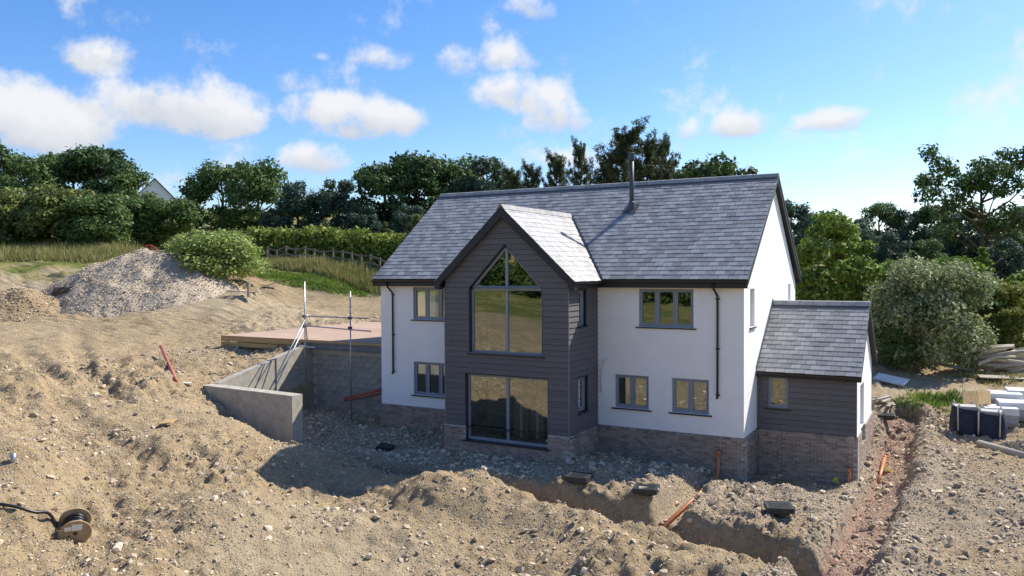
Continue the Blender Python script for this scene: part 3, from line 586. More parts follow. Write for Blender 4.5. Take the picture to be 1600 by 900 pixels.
window(X, FN, (0, AY0, 0), AWN, 1, .06, .04); window(Y, RN, (AX, 0, 0), ASW, 2, .06, .16)
window(X, FN, (0, BY, 0), BUP, 2, .075, .12, door=True, ledge=.07)
# triangular light over the upper bay window
m_ = MB(); c_ = (BUP[0]+BUP[1])/2; zb = 4.70
def tri_bar(p, q, w, d0=.12, d1=.19):
    p, q = np.array(p), np.array(q); t = (q-p)/np.linalg.norm(q-p); nrm = np.array([t[1], -t[0]])*w
    pts = [p, q, q+nrm, p+nrm]; m_.prism([(a[0], BY+d0, a[1]) for a in pts], (0, d1-d0, 0))
tri_bar((BUP[0], zb), (c_, apexz), .075); tri_bar((c_, apexz), (BUP[1], zb), .075); m_.box(BUP[0]+.05, BUP[1]-.05, BY+.117, BY+.19, zb, zb+.075); m_.box(c_-.045, c_+.045, BY+.115, BY+.19, zb+.075, apexz-.09)
wd = m_.build('window', 'frame', hs, label='triangular grey-framed light above the upper bay window')
for s in (-1, 1):
    g = MB(); g.prism([(c_+s*.04, BY+.15, zb+.07), (c_+s*(hw-.13), BY+.15, zb+.07), (c_+s*.04, BY+.15, apexz-.13)], (0, .02, 0)); g.build('pane', 'glass', wd)

# ---- roofs and slates
GA, SWD, TH = .2335, .305, .009
slates = []                                                 # (matrix, width)
def slope(o, u, d, length, run, courses, keep=None, half0=0):
    """o eaves corner, u along eaves, d unit up-slope"""
    o, u, d = [np.array(q, float) for q in (o, u, d)]; n = np.cross(u, d); n /= np.linalg.norm(n); g = run/courses
    for c in range(courses):
        a = -(SWD/2 if (c+half0) % 2 else 0)
        while a < length-.01:
            a0, a1 = max(a, 0), min(a+SWD, length); mid = o+u*(a0+a1)/2+d*(c*g+g*.5)
            if a1-a0 > .05 and (keep is None or keep(mid)): slates.append((o+u*(a0+a1)/2+d*(c*g), u, d, n, a1-a0, g))
            a += SWD
VALLEY = .10
def main_keep(p): 
    if p[1] > RY-.02: return False
    zb_ = BRZ-BSL*abs(p[0]-BX); return not (abs(p[0]-BX) < BEX+.1 and zb_ > p[2]-.02-VALLEY*BSL*.8)
def bay_keep(p): return (EZ+SL*(p[1]+.332)) < p[2]+.10-VALLEY*.4
roof = MB()
roof.prism([(WL-.13, -.30, EZ-.03), (WL-.13, RY, RZ-.03), (WL-.13, RY, RZ-.10), (WL-.13, -.30, EZ-.10)], (-WL+.13+.19, 0, 0)); roof.prism([(WL-.13, RY, RZ-.03), (WL-.13, 2*RY+.30, EZ-.03), (WL-.13, 2*RY+.30, EZ-.10), (WL-.13, RY, RZ-.10)], (-WL+.13+.19, 0, 0))
for s in (-1, 1): roof.prism([(BX, BY-.19, BRZ-.03), (BX+s*BEX, BY-.19, BEZ-.03), (BX+s*BEX, BY-.19, BEZ-.10), (BX, BY-.19, BRZ-.10)], (0, 3.0-BY-.9*1 if False else 2.0-BY+.19, 0)) if False else None
# bay roof boards run back only as far as they stay above the main slope
for s in (-1, 1):
    yb = lambda z: (z-EZ)/SL-.332
    roof.add([(BX, BY-.19, BRZ-.03), (BX+s*BEX, BY-.19, BEZ-.03), (BX+s*BEX, yb(BEZ-.03), BEZ-.03), (BX, yb(BRZ-.03), BRZ-.03)], [(0, 1, 2, 3)])
    roof.add([(BX, BY-.19, BRZ-.11), (BX+s*BEX, BY-.19, BEZ-.11), (BX+s*BEX, yb(BEZ-.11), BEZ-.11), (BX, yb(BRZ-.11), BRZ-.11)], [(0, 1, 2, 3)])
roof.prism([(0.002, AY0-.22, AEZ-.03), (.002, ARY, ARZ-.03), (.002, ARY, ARZ-.10), (.002, AY0-.22, AEZ-.10)], (AX+.17, 0, 0)); roof.prism([(.002, ARY, ARZ-.03), (.002, 2*ARY-AY0+.22, AEZ-.03), (.002, 2*ARY-AY0+.22, AEZ-.10), (.002, ARY, ARZ-.10)], (AX+.17, 0, 0))
roof = roof.build('roof', 'fascia', hs)
def unit(a): a = np.array(a, float); return a/np.linalg.norm(a)
dm = unit((0, 1, SL)); slope((WL-.15, -.345, EZ-.012), X, dm, -WL+.35, math.hypot(RY+.345, RZ-EZ), 26, main_keep)
dbk = unit((0, -1, SL)); slope((.20, 2*RY+.345, EZ-.012), (-1, 0, 0), dbk, -WL+.35, math.hypot(RY+.345, RZ-EZ), 26)
db = unit((-1, 0, BSL)); slope((BX+BEX+.03, BY-.21, BEZ-.03), Y, db, 5.3, math.hypot(BEX, BRZ-BEZ)+.02, 15, bay_keep)
dl = unit((1, 0, BSL)); slope((BX-BEX-.03, BY-.21+5.3, BEZ-.03), (0, -1, 0), dl, 5.3, math.hypot(BEX, BRZ-BEZ)+.02, 15, bay_keep)
da = unit((0, 1, ASL)); slope((.01, AY0-.245, AEZ-.012), X, da, AX+.17, math.hypot(ARY-AY0+.23, ARZ-AEZ), 16)
dab = unit((0, -1, ASL)); slope((AX+.18, 2*ARY-AY0+.245, AEZ-.012), (-1, 0, 0), dab, AX+.17, math.hypot(ARY-AY0+.23, ARZ-AEZ), 16)
def slate_mesh(w, g):
    m_ = MB(); h0, h1 = .017, .004; L_ = g*1.22; a = w/2-.005
    m_.hexa([(-a, 0, h0-TH), (a, 0, h0-TH), (a, L_, h1-TH), (-a, L_, h1-TH), (-a, 0, h0), (a, 0, h0), (a, L_, h1), (-a, L_, h1)]); return m_
SM = {}
def area_px(s):
    o_, u, d, n, w, g = s; a = proj(o_-u*w/2); b = proj(o_+u*w/2); c = proj(o_+d*g)
    if (CAM-o_)@n < 0: return 0
    return abs((b[0]-a[0])*(c[1]-a[1])-(b[1]-a[1])*(c[0]-a[0]))
order = sorted(range(len(slates)), key=lambda i: -area_px(slates[i])); rest = MB()
for r, i in enumerate(order):
    o_, u, d, n, w, g = slates[i]; rx = random.gauss(0, .004); lift = abs(random.gauss(0, .0025)); dn = random.gauss(0, .004)
    oo = o_+n*lift+d*dn; uu = unit(u+d*rx); dd = unit(np.cross(n, uu)); Mx = Matrix(((uu[0], dd[0], n[0], oo[0]), (uu[1], dd[1], n[1], oo[1]), (uu[2], dd[2], n[2], oo[2]), (0, 0, 0, 1)))
    if r < 300:
        k = (round(w, 3), round(g, 3))
        if k not in SM: SM[k] = slate_mesh(w, g).mesh('slate', 'slate')
        o = bpy.data.objects.new('slate', SM[k]); link(o, roof); o.matrix_local = Mx
    else:
        b = slate_mesh(w, g); rest.add([tuple(Mx @ Vector(p)) for p in b.v], b.f)
rest.build('slating', 'slate', roof, kind='stuff')
# ridge tiles, lead under them, valleys, verges
def ridge(p, q, sl, step=.45, along=(1, 0, 0)):
    p, q = np.array(p, float), np.array(q, float); L_ = np.linalg.norm(q-p); k = round(L_/step); t = (q-p)/L_; s = np.cross(t, (0, 0, 1)); hz = .15
    me = None
    for j in range(k):
        a, b = L_*j/k+.004, L_*(j+1)/k-.004; m_ = MB(); r1 = []
        for tt in (a, b):
            for dx, dz in ((-.155, -.155*sl+.045), (-.05, .02+.035), (0, .075), (.05, .055), (.155, -.155*sl+.045), (.145, -.145*sl+.02), (0, .045), (-.145, -.145*sl+.02)): r1.append(p+t*tt+s*dx+np.array([0, 0, dz]))
        m_.add(r1, [(i, (i+1) % 8, (i+1) % 8+8, i+8) for i in range(8)]+[tuple(range(8))[::-1], tuple(range(8, 16))]); m_.build('ridge_tile', 'ridge', roof)
ridge((WL-.15, RY, RZ), (.20, RY, RZ), SL); ridge((BX, BY-.24, BRZ), (BX, (BRZ-EZ)/SL-.332-.02, BRZ), BSL); ridge((.03, ARY, ARZ), (AX+.19, ARY, ARZ), ASL)
mb = MB()
for (p, q, sl) in (((WL-.15, RY, RZ), (.20, RY, RZ), SL), ((.03, ARY, ARZ), (AX+.19, ARY, ARZ), ASL)):
    mb.add([(p[0], p[1]-.14, p[2]-.14*sl+.028), (q[0], p[1]-.14, p[2]-.14*sl+.028), (q[0], p[1]-.30, p[2]-.30*sl+.026), (p[0], p[1]-.30, p[2]-.30*sl+.026)], [(0, 1, 2, 3)])
for s in (-1, 1):                                             # valley gutters
    p = np.array([BX, (BRZ-EZ)/SL-.332, BRZ]); q = np.array([BX+s*(BEX+.02), (BEZ-.02-EZ)/SL-.332, BEZ-.02]); t = q-p; side = unit(np.cross(t, (0, 0, 1)))*(-s)
    a = np.array([.09*s, 0, 0]); mb.hexa([p+(0, 0, .0), q+(0, 0, .0), q+a+(0, 0, .012), p+a+(0, 0, .012), p+(0, 0, .03), q+(0, 0, .03), q+a+(0, 0, .042), p+a+(0, 0, .042)])
mb.hexa([(.004, AY0-.2, AEZ+.02), (.03, AY0-.2, AEZ+.02), (.03, ARY, ARZ+.02), (.004, ARY, ARZ+.02), (.004, AY0-.2, AEZ+.16), (.012, AY0-.2, AEZ+.16), (.012, ARY, ARZ+.17), (.004, ARY, ARZ+.17)])
build_each(mb, 'lead_flashing', 'lead', roof)
# fascias, soffits, barge boards, gutters
mb = MB()
mb.box(WL-.12, B0-.22, -.31, -.28, 4.70, 4.93); mb.box(B1+.28, .17, -.31, -.28, 4.70, 4.93); mb.box(WL-.12, B0-.03, -.28, .0, 4.70, 4.72); mb.box(B1+.05, .17, -.28, -.002, 4.70, 4.72)
mb.box(B1+.22, B1+.25, BY-.18, -.30, 4.70, 4.90); mb.box(B1+.03, B1+.22, BY-.18, -.29, 4.71, 4.73); mb.box(B0-.25, B0-.22, BY-.18, -.30, 4.70, 4.90); mb.box(B0-.22, B0-.03, BY-.18, -.29, 4.71, 4.73)
mb.box(.01, AX+.15, AY0-.20, AY0-.17, 1.74, 1.88); mb.box(WL-.12, .17, D_+.28, D_+.31, 4.70, 4.93); build_each(mb, 'fascia', 'fascia', hs)
mb = MB(); dpt = .24
for s in (-1, 1):                                             # bay barge boards, with boxed ends
    e = (BX+s*(BEX+.02), BEZ-.04); top = (BX, BRZ-.03)
    mb.prism([(top[0], BY-.20, top[1]), (e[0], BY-.20, e[1]), (e[0], BY-.20, e[1]-.26), (e[0]-s*.20, BY-.20, e[1]-.26), (e[0]-s*.20, BY-.20, e[1]-.26+.20*BSL-.02), (top[0], BY-.20, top[1]-dpt*1.36)], (0, .035, 0)); mb.box(min(e[0], e[0]-s*.2), max(e[0], e[0]-s*.2), BY-.165, BY+.0, e[1]-.26, e[1]-.06)
    mb.prism([(top[0], BY-.165, top[1]-.10), (e[0]-s*.1, BY-.165, e[1]), (e[0]-s*.1, BY-.165, e[1]-.03), (top[0], BY-.165, top[1]-.13)], (0, .17, 0))
for x0 in (.14, WL-.14):                                      # main gable barge boards
    for s in (-1, 1):
        mb.prism([(x0, RY, RZ-.035), (x0, RY+s*(RY+.33), EZ-.035), (x0, RY+s*(RY+.33), EZ-.26), (x0, RY+s*(RY+.13), EZ-.26+.1), (x0, RY, RZ-.24)], (.03, 0, 0))
        xi = .0 if x0 > 0 else WL; mb.prism([(xi, RY, RZ-.11), (xi, RY+s*(RY+.3), EZ-.11), (xi, RY+s*(RY+.3), EZ-.13), (xi, RY, RZ-.13)], (x0-xi, 0, 0))
for s in (-1, 1): mb.prism([(AX+.14, ARY, ARZ-.035), (AX+.14, ARY+s*(ARY-AY0+.22), AEZ-.035), (AX+.14, ARY+s*(ARY-AY0+.22), AEZ-.19), (AX+.14, ARY, ARZ-.19)], (.03, 0, 0))
build_each(mb, 'barge_board', 'fascia', hs)
def gutter(p, q, out, name='gutter'):
    p, q, out = [np.array(a, float) for a in (p, q, out)]; m_ = MB(); prof = [(0, 0), (.0, -.06), (.03, -.085), (.08, -.085), (.11, -.06), (.115, 0), (.105, 0), (.10, -.055), (.075, -.075), (.035, -.075), (.01, -.055), (.01, 0)]
    vs = [r_+out*a+np.array([0, 0, b]) for r_ in (p, q) for a, b in prof]; n_ = len(prof); m_.add(vs, [(i, (i+1) % n_, (i+1) % n_+n_, i+n_) for i in range(n_)]+[tuple(range(n_)), tuple(range(n_, 2*n_))[::-1]]); return m_.build(name, 'black_plastic', hs)
gutter((WL-.14, -.31, 4.945), (B0-.28, -.31, 4.945), FN); gutter((B1+.30, -.31, 4.945), (.16, -.31, 4.945), FN); gutter((.03, AY0-.20, 1.90), (AX+.14, AY0-.20, 1.90), FN)
gutter((B1+.25, BY-.20, 4.925), (B1+.25, -.42, 4.925), RN); gutter((WL-.14, D_+.31, 4.945), (.16, D_+.31, 4.945), (0, 1, 0))
for x, zb in ((-13.66, 1.24), (-.81, 1.22)):
    m_ = MB(); m_.tube([(x-.08, -.37, 4.87), (x-.08, -.37, 4.78), (x-.05, -.30, 4.66), (x, -.09, 4.46), (x, -.065, 4.36), (x, -.065, zb+.05), (x, -.075, zb+.02), (x, -.13, zb)], .036, 12); d = m_.build('downpipe', 'black_plastic', hs, True)
    for z in (4.33, 2.75, zb+.06): m_ = MB(); m_.tube([(x, -.065, z), (x, -.065, z+.05)], .046, 12); m_.box(x-.07, x+.07, -.03, .0, z+.005, z+.045); m_.build('bracket', 'black_plastic', d)
m_ = MB(); m_.tube([(2.75, AY0-.25, 1.82), (2.75, AY0-.25, 1.70)], .05, 10); m_.build('gutter_outlet', 'black_plastic', hs)
# flue
fx, fy, fz = -4.84, 3.04, 7.574
m_ = MB(); m_.tube([(fx, fy, fz-.1), (fx, fy, 9.42)], .085, 20); fl = m_.build('flue', 'lead', hs, True)
m_ = MB(); m_.tube([(fx, fy, 9.36), (fx, fy, 9.40), (fx, fy, 9.64), (fx, fy, 9.66)], [.09, .13, .13, .10], 20); m_.build('cowl', 'lead', fl)
m_ = MB(); m_.tube([(fx, fy, fz-.15), (fx, fy, fz+.18), (fx, fy, fz+.24), (fx, fy, fz+.27)], [.15, .125, .125, .09], 20); m_.hexa([(fx-.25, fy-.28, fz-.28*SL+.03), (fx+.25, fy-.28, fz-.28*SL+.03), (fx+.25, fy+.2, fz+.2*SL+.03), (fx-.25, fy+.2, fz+.2*SL+.03), (fx-.25, fy-.28, fz-.28*SL+.04), (fx+.25, fy-.28, fz-.28*SL+.04), (fx+.25, fy+.2, fz+.2*SL+.04), (fx-.25, fy+.2, fz+.2*SL+.04)]); m_.build('flashing', 'lead', fl)
# conduit loop of white pipe on the wall
m_ = MB(); m_.tube([(-4.77, -.03, 1.12), (-4.78, -.05, 1.5), (-4.75, -.08, 1.85), (-4.68, -.10, 2.1), (-4.58, -.08, 2.25), (-4.51, -.03, 2.28), (-4.49, .02, 2.25)], .028, 8); m_.build('conduit', 'white_plastic', hs, True, label='bent white conduit sticking out of the white wall')
# things stored behind the patio door
for k, (x, y, w, d, h, lab) in enumerate([(-7.3, -.9, .55, .5, 1.25, 'tall brown cardboard box behind the patio door, left of the pair'), (-6.75, -.75, .5, .5, 1.15, 'brown cardboard box behind the patio door, right of the pair')]):
    e = empty('cardboard_box', (x, y, -.5), lab, 'box', 'boxes stored inside the bay'); m_ = MB(); m_.box(-w/2, w/2, -d/2, d/2, .0, h); m_.build('carton', 'cardboard', e); m_ = MB(); m_.box(-.05, .05, -d/2-.003, d/2+.003, .002, h+.003); m_.build('tape', 'paper', e)

# ------------------------------------------------------------------ retaining walls, deck, scaffold
def slab_wall(name, poly, d, parent, mt='concrete'): m_ = MB(); m_.prism(poly, d); return m_.build(name, mt, parent)
rw = empty('retaining_wall', (-16, -2.8, -1.3), 'low concrete retaining wall with sloping wing running up to the timber deck', 'wall'); rw.location = (0, 0, 0)
slab_wall('front_wall', [(-18.85, -4.9, -2), (-14.30, -4.9, -2), (-14.30, -4.9, .98), (-18.85, -4.9, 1.05)], (0, .50, 0), rw)
slab_wall('wing_wall', [(-18.55, -4.39, -1.6), (-18.55, .60, -1.6), (-18.55, .60, 2.2), (-18.55, .1, 2.1), (-18.55, -4.39, 1.07)], (-.30, 0, 0), rw)
bw = empty('basement_wall', (0, 0, 0), 'dark blockwork wall in the shade under the deck', 'wall')
m_ = MB(); m_.box(-18.85, -14.3, .62, .80, -1.2, 1.93); core = m_.build('wall_core', 'mortar', bw)
bmesh_ = MB(); bmesh_.box(-.217, .217, -.02, .0, -.105, .105); bme = bmesh_.mesh('block', 'block')
for r in range(12):
    for c in range(12):
        x = -18.3+c*.44+(.22 if r % 2 else 0); z = -.55+r*.22
        if x > -14.5 or z > 1.85: continue
        o = bpy.data.objects.new('block', bme); link(o, core); o.location = (x, .617, z)
dk = empty('timber_deck', (0, 0, 0), 'timber deck bridging from the bank to the house wall', 'deck')
for i in range(4):
    for j in range(5):
        m_ = MB(); x0 = -24.0+i*2.42; y0 = .36+j*2.2; m_.box(x0+.004, x0+2.416, y0+.004, y0+2.196, 2.33, 2.352); m_.build('deck_sheet', 'ply', dk)
m_ = MB(); m_.box(-24.0, -19.01, .38, .43, 2.09, 2.325); m_.box(-19.0, -14.34, .38, .43, 2.24, 2.325); m_.box(-24.0, -19.01, .39, .44, 1.86, 2.06); build_each(m_, 'edge_joist', 'timber', dk)
for k in range(14): m_ = MB(); x = -23.6+k*.7; m_.box(x-.03, x+.03, .46, 11, 2.12, 2.325); m_.build('joist', 'timber', dk)
m_ = MB(); m_.box(-19.0, -14.34, .34, .56, 2.20, 2.235); m_.box(-19.0, -14.34, .44, .46, 1.98, 2.20); m_.box(-19.0, -14.34, .34, .56, 1.945, 1.98); m_.build('steel_beam', 'steel_grey', dk)
sf = empty('scaffold', (0, 0, 0), 'grey tube scaffold frame standing in front of the deck', 'scaffold')
def tube_obj(name, pts, r, mt, parent, n=10): m_ = MB(); m_.tube(pts, r, n); return m_.build(name, mt, parent, True)
s1, s2 = (-17.95, -.45), (-15.45, -.5); g1, g2 = H(*s1), H(*s2)
for (x, y), zt, zg in ((s1, 4.87, g1), (s2, 4.49, g2)):
    p = tube_obj('standard', [(x, y, zg), (x, y, zt)], .027, 'galv', sf); m_ = MB(); m_.box(x-.08, x+.08, y-.08, y+.08, zg-.01, zg+.012); m_.build('base_plate', 'galv', p)
for z0, z1, x1 in ((3.42, 3.42, -14.45), (3.02, 2.92, -14.35)):
    tube_obj('ledger', [(-18.1, -.53, z0+.02), (x1, -.57, z1)], .025, 'galv', sf)
    for x, y in (s1, s2): m_ = MB(); m_.box(x-.05, x+.05, y-.10, y+.05, z0-.06, z0+.05); m_.build('coupler', 'rust', sf)
tube_obj('ledger', [(-18.8, -.3, 2.12), (-17.4, -.42, 2.13)], .025, 'galv', sf)
for k, (a, b) in enumerate([((-17.75, -.5, 3.5), (-18.2, -3.0, -.5)), ((-17.9, -.6, 2.9), (-18.3, -2.6, -.5))]):
    e = tag(tube_obj('scaffold_tube', [a, b], .025, 'galv', None), ['long scaffold tube leaning against the frame, nearer the house', 'shorter scaffold tube leaning beside the longer one'][k], 'tube', 'leaning scaffold tubes')
tag(tube_obj('scaffold_tube', [(-18.55, .3, 2.36), (-18.75, .35, 3.75)], .025, 'galv', None), 'short scaffold tube standing tilted at the deck edge', 'tube', 'leaning scaffold tubes')

# ------------------------------------------------------------------ pipes, chambers, drum
def pipe(pts, r, mt, label, socket=True, cat='pipe'):
    m_ = MB(); m_.tube(pts, r, 14); o = m_.build('drain_pipe', mt, None, True); tag(o, label, cat)
    if socket:
        p, q = np.array(pts[-2], float), np.array(pts[-1], float); t = (q-p)/np.linalg.norm(q-p); m_ = MB(); m_.tube([q-t*.13, q+t*.01], r*1.16, 14); m_.build('socket', mt, o, True)
        m_ = MB(); m_.tube([q+t*.008, q+t*.013], r*.98, 14); m_.build('bore', 'black_plastic', o)
    return o
pipe([(-.72, -5.6, -1.27), (-.74, -1.0, -1.24), (-.75, -.42, -1.22), (-.75, -.24, -1.12), (-.75, -.20, -.95), (-.75, -.20, -.42)], .056, 'orange_pipe', 'orange drain pipe rising at the house corner and running out along its trench')
pipe([(2.87, 1.62, -1.8), (2.87, 1.62, -.95)], .056, 'orange_pipe', 'short orange pipe stub standing at the annex corner')
a = ground_px(1372, 758); b = ground_px(1383, 722); pipe([(a[0], a[1], a[2]+.03), (b[0], b[1], b[2]+.16)], .056, 'orange_pipe', 'orange pipe end lying in the pink gravel trench')
m_ = MB(); p = np.array([(a[0]+b[0])/2+.03, (a[1]+b[1])/2, (a[2]+b[2])/2+.14])
for k in range(5): m_.tube([p, p+np.array([.12+.05*k, -.05*k+.08, .06-.04*k])], .012, 5)
tag(m_.build('tape_tie', 'yellow'), 'yellow tape tied round the orange pipe in the trench', 'tape')
m_ = MB(); p = np.array([2.5, 1.55, -1.25])
for k in range(5): m_.tube([p, p+np.array([.10-.05*k, -.06, -.22+.02*k])], .016, 5)
tag(m_.build('tape_tie', 'yellow'), 'yellow-green tape hanging by the short orange stub', 'tape')
tag(tube_obj('cord', [(3.12, 2.2, -.85), (3.4, 2.25, -1.1), (a[0]-.05, a[1]+.25, a[2]+.12)], .012, 'white_plastic', None, 6), 'pale cord stretched from the annex wall to the pipe in the trench', 'cord')
a = ground_px(275, 601); b = ground_px(252, 556); pipe([(a[0], a[1], a[2]+.06), (b[0], b[1], b[2]+.40)], .068, 'red_pipe', 'red drain pipe slanting out of the left bank')
a = ground_px(430, 692); pipe([(-15.9, -5.75, -.35), (-15.4, -5.45, -.75), (-14.6, -5.15, -.88)], .075, 'red_pipe', 'orange-red pipe poking out beside the retaining wall end', False)
for k, dz in enumerate((0, .12)): pipe([(-14.6, .45, .38+dz), (-16.4, .2, -.08+dz*.6)], .05, 'red_pipe', ['lower red pipe slanting under the deck beside the house', 'upper red pipe slanting under the deck beside the house'][k], False)
def chamber(px, py, rz, label, tilt=(0, 0), s=.5, lift=.10, open_=False):
    x, y, z = ground_px(px, py); e = empty('inspection_chamber', (x, y, z+lift-.1), label, 'chamber', 'drain inspection chambers', rz); e.rotation_euler = (tilt[0], tilt[1], rz)
    m_ = MB(); h = s/2
    for q in ((-h, h, -h, -h+.05), (-h, h, h-.05, h), (-h, -h+.05, -h+.05, h-.05), (h-.05, h, -h+.05, h-.05)): m_.box(*q, .0, .13)
    m_.build('frame', 'chamber', e); m_ = MB(); m_.box(-h+.052, h-.052, -h+.052, h-.052, .06, .122); ld = m_.build('lid', 'chamber', e)
    for k in range(5): m_ = MB(); y0 = -h+.09+k*(s-.18)/5; m_.box(-h+.08, h-.08, y0, y0+.04, .1225, .131); m_.build('rib', 'chamber', ld)
    m_ = MB(); m_.tube([(0, 0, -.06), (0, 0, .0)], h*.85, 16); m_.build('shaft', 'chamber', e); return e
chamber(1217, 806, .35, 'black inspection chamber with ribbed lid on the lit soil, nearest the camera', lift=.2, s=.68); c2 = chamber(1010, 775, .2, 'black chamber lid with a pale board across its corner', s=.62, lift=.14); chamber(905, 752, .1, 'black chamber cover in the shade in front of the bay', s=.62, lift=.14)
chamber(602, 702, .25, 'black chamber cover in the rubble left of the bay', (.08, .1)); chamber(1386, 661, .05, 'dark chamber at the far end of the pink gravel trench', lift=.25, s=.6)
x, y, z = ground_px(1014, 778); m_ = MB(); m_.box(-.26, .26, -.09, .09, 0, .035); o = m_.build('board_offcut', 'old_wood'); o.location = (x, y, z+.20); o.rotation_euler = (.05, .06, .45); tag(o, 'short pale board lying on the chamber lid', 'board')
# cable drum
gx, gy, gz = ground_px(118, 848); e = empty('cable_drum', (gx, gy, gz+.29), 'small wooden cable drum lying tilted on the left bank', 'cable drum'); R_ = .31
ax_ = unit(np.array([.79, -.49, -.36])); e.rotation_euler = Vector(ax_).to_track_quat('Z', 'Y').to_euler()
for zc in (-.22, .22):
    m_ = MB(); m_.tube([(0, 0, zc-.014), (0, 0, zc+.014)], R_, 32); fl_ = m_.build('flange', 'drum_wood', e)
    if zc > 0:
        m_ = MB(); m_.tube([(0, 0, zc+.0145), (0, 0, zc+.018)], .042, 16); m_.build('spindle_hole', 'black_plastic', fl_); m_ = MB(); m_.tube([(-.12, -.05, zc+.0145), (-.12, -.05, zc+.017)], .022, 10); m_.build('bolt_hole', 'black_plastic', fl_)
        for (x0, x1, y0, y1, rz) in ((-.06, .13, .07, .22, .3), (-.2, -.07, .08, .18, .3)): m_ = MB(); m_.box(x0, x1, y0, y1, zc+.0145, zc+.017); m_.build('paper_label', 'paper', fl_)
m_ = MB(); m_.tube([(0, 0, -.205), (0, 0, .205)], .15, 24); m_.build('core', 'drum_wood', e)
m_ = MB(); hel = [((.19+.03*(k // 72 % 2))*math.cos(k*.35), (.19+.03*(k // 72 % 2))*math.sin(k*.35), -.19+.38*((k % 72)/72 if (k//72) % 2 == 0 else 1-(k % 72)/72)) for k in range(280)]; m_.tube(hel, .018, 7); m_.build('cable_coil', 'cable', e, True)
pts = [np.array(ground_px(px, py)) for px, py in ((-80, 796), (-45, 797), (-10, 800), (25, 805), (55, 814), (78, 826))]
pts = [pts[0]]+[(p*2+q+r)/4 for p, q, r in zip(pts[1:-1], pts[:-2], pts[2:])]+[pts[-1]]; pts = [p+np.array([0, 0, .07+.05*i/5]) for i, p in enumerate(pts)]+[np.array(dep(96, 836, (np.array([gx, gy, gz])-CAM)@_F-.05)), np.array(dep(106, 838, (np.array([gx, gy, gz])-CAM)@_F-.05))]
def smooth_path(p, k=6):
    p = np.array(p); out = []
    for i in range(len(p)-1):
        a, b, c, d = p[max(i-1, 0)], p[i], p[i+1], p[min(i+2, len(p)-1)]
        for j in range(k): t = j/k; out.append(.5*((2*b)+(c-a)*t+(2*a-5*b+4*c-d)*t*t+(3*b-a-3*c+d)*t**3))
    return out+[p[-1]]
m_ = MB(); m_.tube(smooth_path(pts), .034, 10); tag(m_.build('cable', 'cable', None, True), 'thick black cable running off the left edge from the wooden drum', 'cable')
# loose bits on the left bank
def lay(name, px, py, dims, mt, rz, label, cat, tilt=(0, 0), lift=0, group=None):
    x, y, z = ground_px(px, py); m_ = MB(); a, b, c = dims; m_.box(-a/2, a/2, -b/2, b/2, 0, c); o = m_.build(name, mt); o.location = (x, y, z+lift); o.rotation_euler = (tilt[0], tilt[1], rz); return tag(o, label, cat, group)
lay('board_offcut', 263, 665, (.36, .46, .03), 'timber', .5, 'small pale board lying flat on the left bank', 'board', (.12, -.1), .10)
lay('board_offcut', 289, 602, (.45, .12, .025), 'white_plastic', .9, 'white strip lying by the foot of the red pipe', 'board', (.1, .1), .05)
x, y, z = ground_px(20, 724); m_ = MB(); m_.tube([(x, y, z-.1), (x+.03, y, z+.2)], .06, 12); tag(m_.build('pipe_stub', 'galv', None, True), 'grey pipe stub sticking up at the far left of the bank', 'pipe')

# ------------------------------------------------------------------ heaps, bucket, machine, scrap
def heap(name, cx, cy, rx, ry, h, rot, label, mt_='stone', seed=0, n=64, rough=.10, top=1.4):
    t = np.linspace(-1.15, 1.15, n); U, V = np.meshgrid(t, t); r = np.hypot(U, V)*(1+.25*fbm(np.arctan2(V, U)*1.2+9, U*0+1, 2, seed)); prof = np.clip(1-r, 0, 1)**.92; prof = np.where(prof > .82, .82+(prof-.82)*.4, prof)
    ca, sa = math.cos(rot), math.sin(rot); Xh = cx+rx*U*ca-ry*V*sa; Yh = cy+rx*U*sa+ry*V*ca; base = ground_h(Xh, Yh, False)
    Z = base-.12+h*prof*(1+.22*fbm(U*3, V*3, 3, seed+3))+rough*fbm(Xh*2.2, Yh*2.2, 4, seed+5)*(prof > .001); i_ = np.arange(n*n).reshape(n, n)
    f = np.stack([i_[:-1, :-1].ravel(), i_[:-1, 1:].ravel(), i_[1:, 1:].ravel(), i_[1:, :-1].ravel()], 1); me = fast_mesh(name, np.stack([Xh.ravel(), Yh.ravel(), Z.ravel()], 1), f, mt_, True); o = link(bpy.data.objects.new(name, me)); tag(o, label, 'heap')
    return o, Xh, Yh, Z, prof
mat('gravel_fill', (.46, .385, .29), .95, .3, 8, .06, 9, .1, base2=(.36, .29, .21)); mat('earth_fill', (.33, .245, .145), .95, .3, 5, .08, 6, .1, base2=(.24, .17, .10))
def heap_stones(h, count, s0, s1):
    o, Xh, Yh, Z, pr = h; sel = np.argwhere(pr > .02); k = sel[RNG.integers(0, len(sel), count)]; j = RNG.uniform(-.5, .5, (count, 2)); n_ = Xh.shape[0]
    r_, c_ = np.clip(k[:, 0], 0, n_-2), np.clip(k[:, 1], 0, n_-2); f1, f2 = np.abs(j[:, 0]), np.abs(j[:, 1])
    bil = lambda A: A[r_, c_]*(1-f1)*(1-f2)+A[r_+1, c_]*f1*(1-f2)+A[r_, c_+1]*(1-f1)*f2+A[r_+1, c_+1]*f1*f2
    s_ = RNG.uniform(s0, s1, count); me = stones('heap_stones', np.stack([bil(Xh), bil(Yh), bil(Z)+.02], 1), s_, (OCT_V, OCT_F)); q = link(bpy.data.objects.new('heap_stones', me), o); q['kind'] = 'stuff'
hc = dep(228, 455, 48); h1 = heap('gravel_heap', hc[0], hc[1], 6.1, 5.2, 3.3, .5, 'large pale heap of stony spoil with the digger bucket at its foot', 'gravel_fill', 5, 90, .16); heap_stones(h1, 5000, .03, .085)
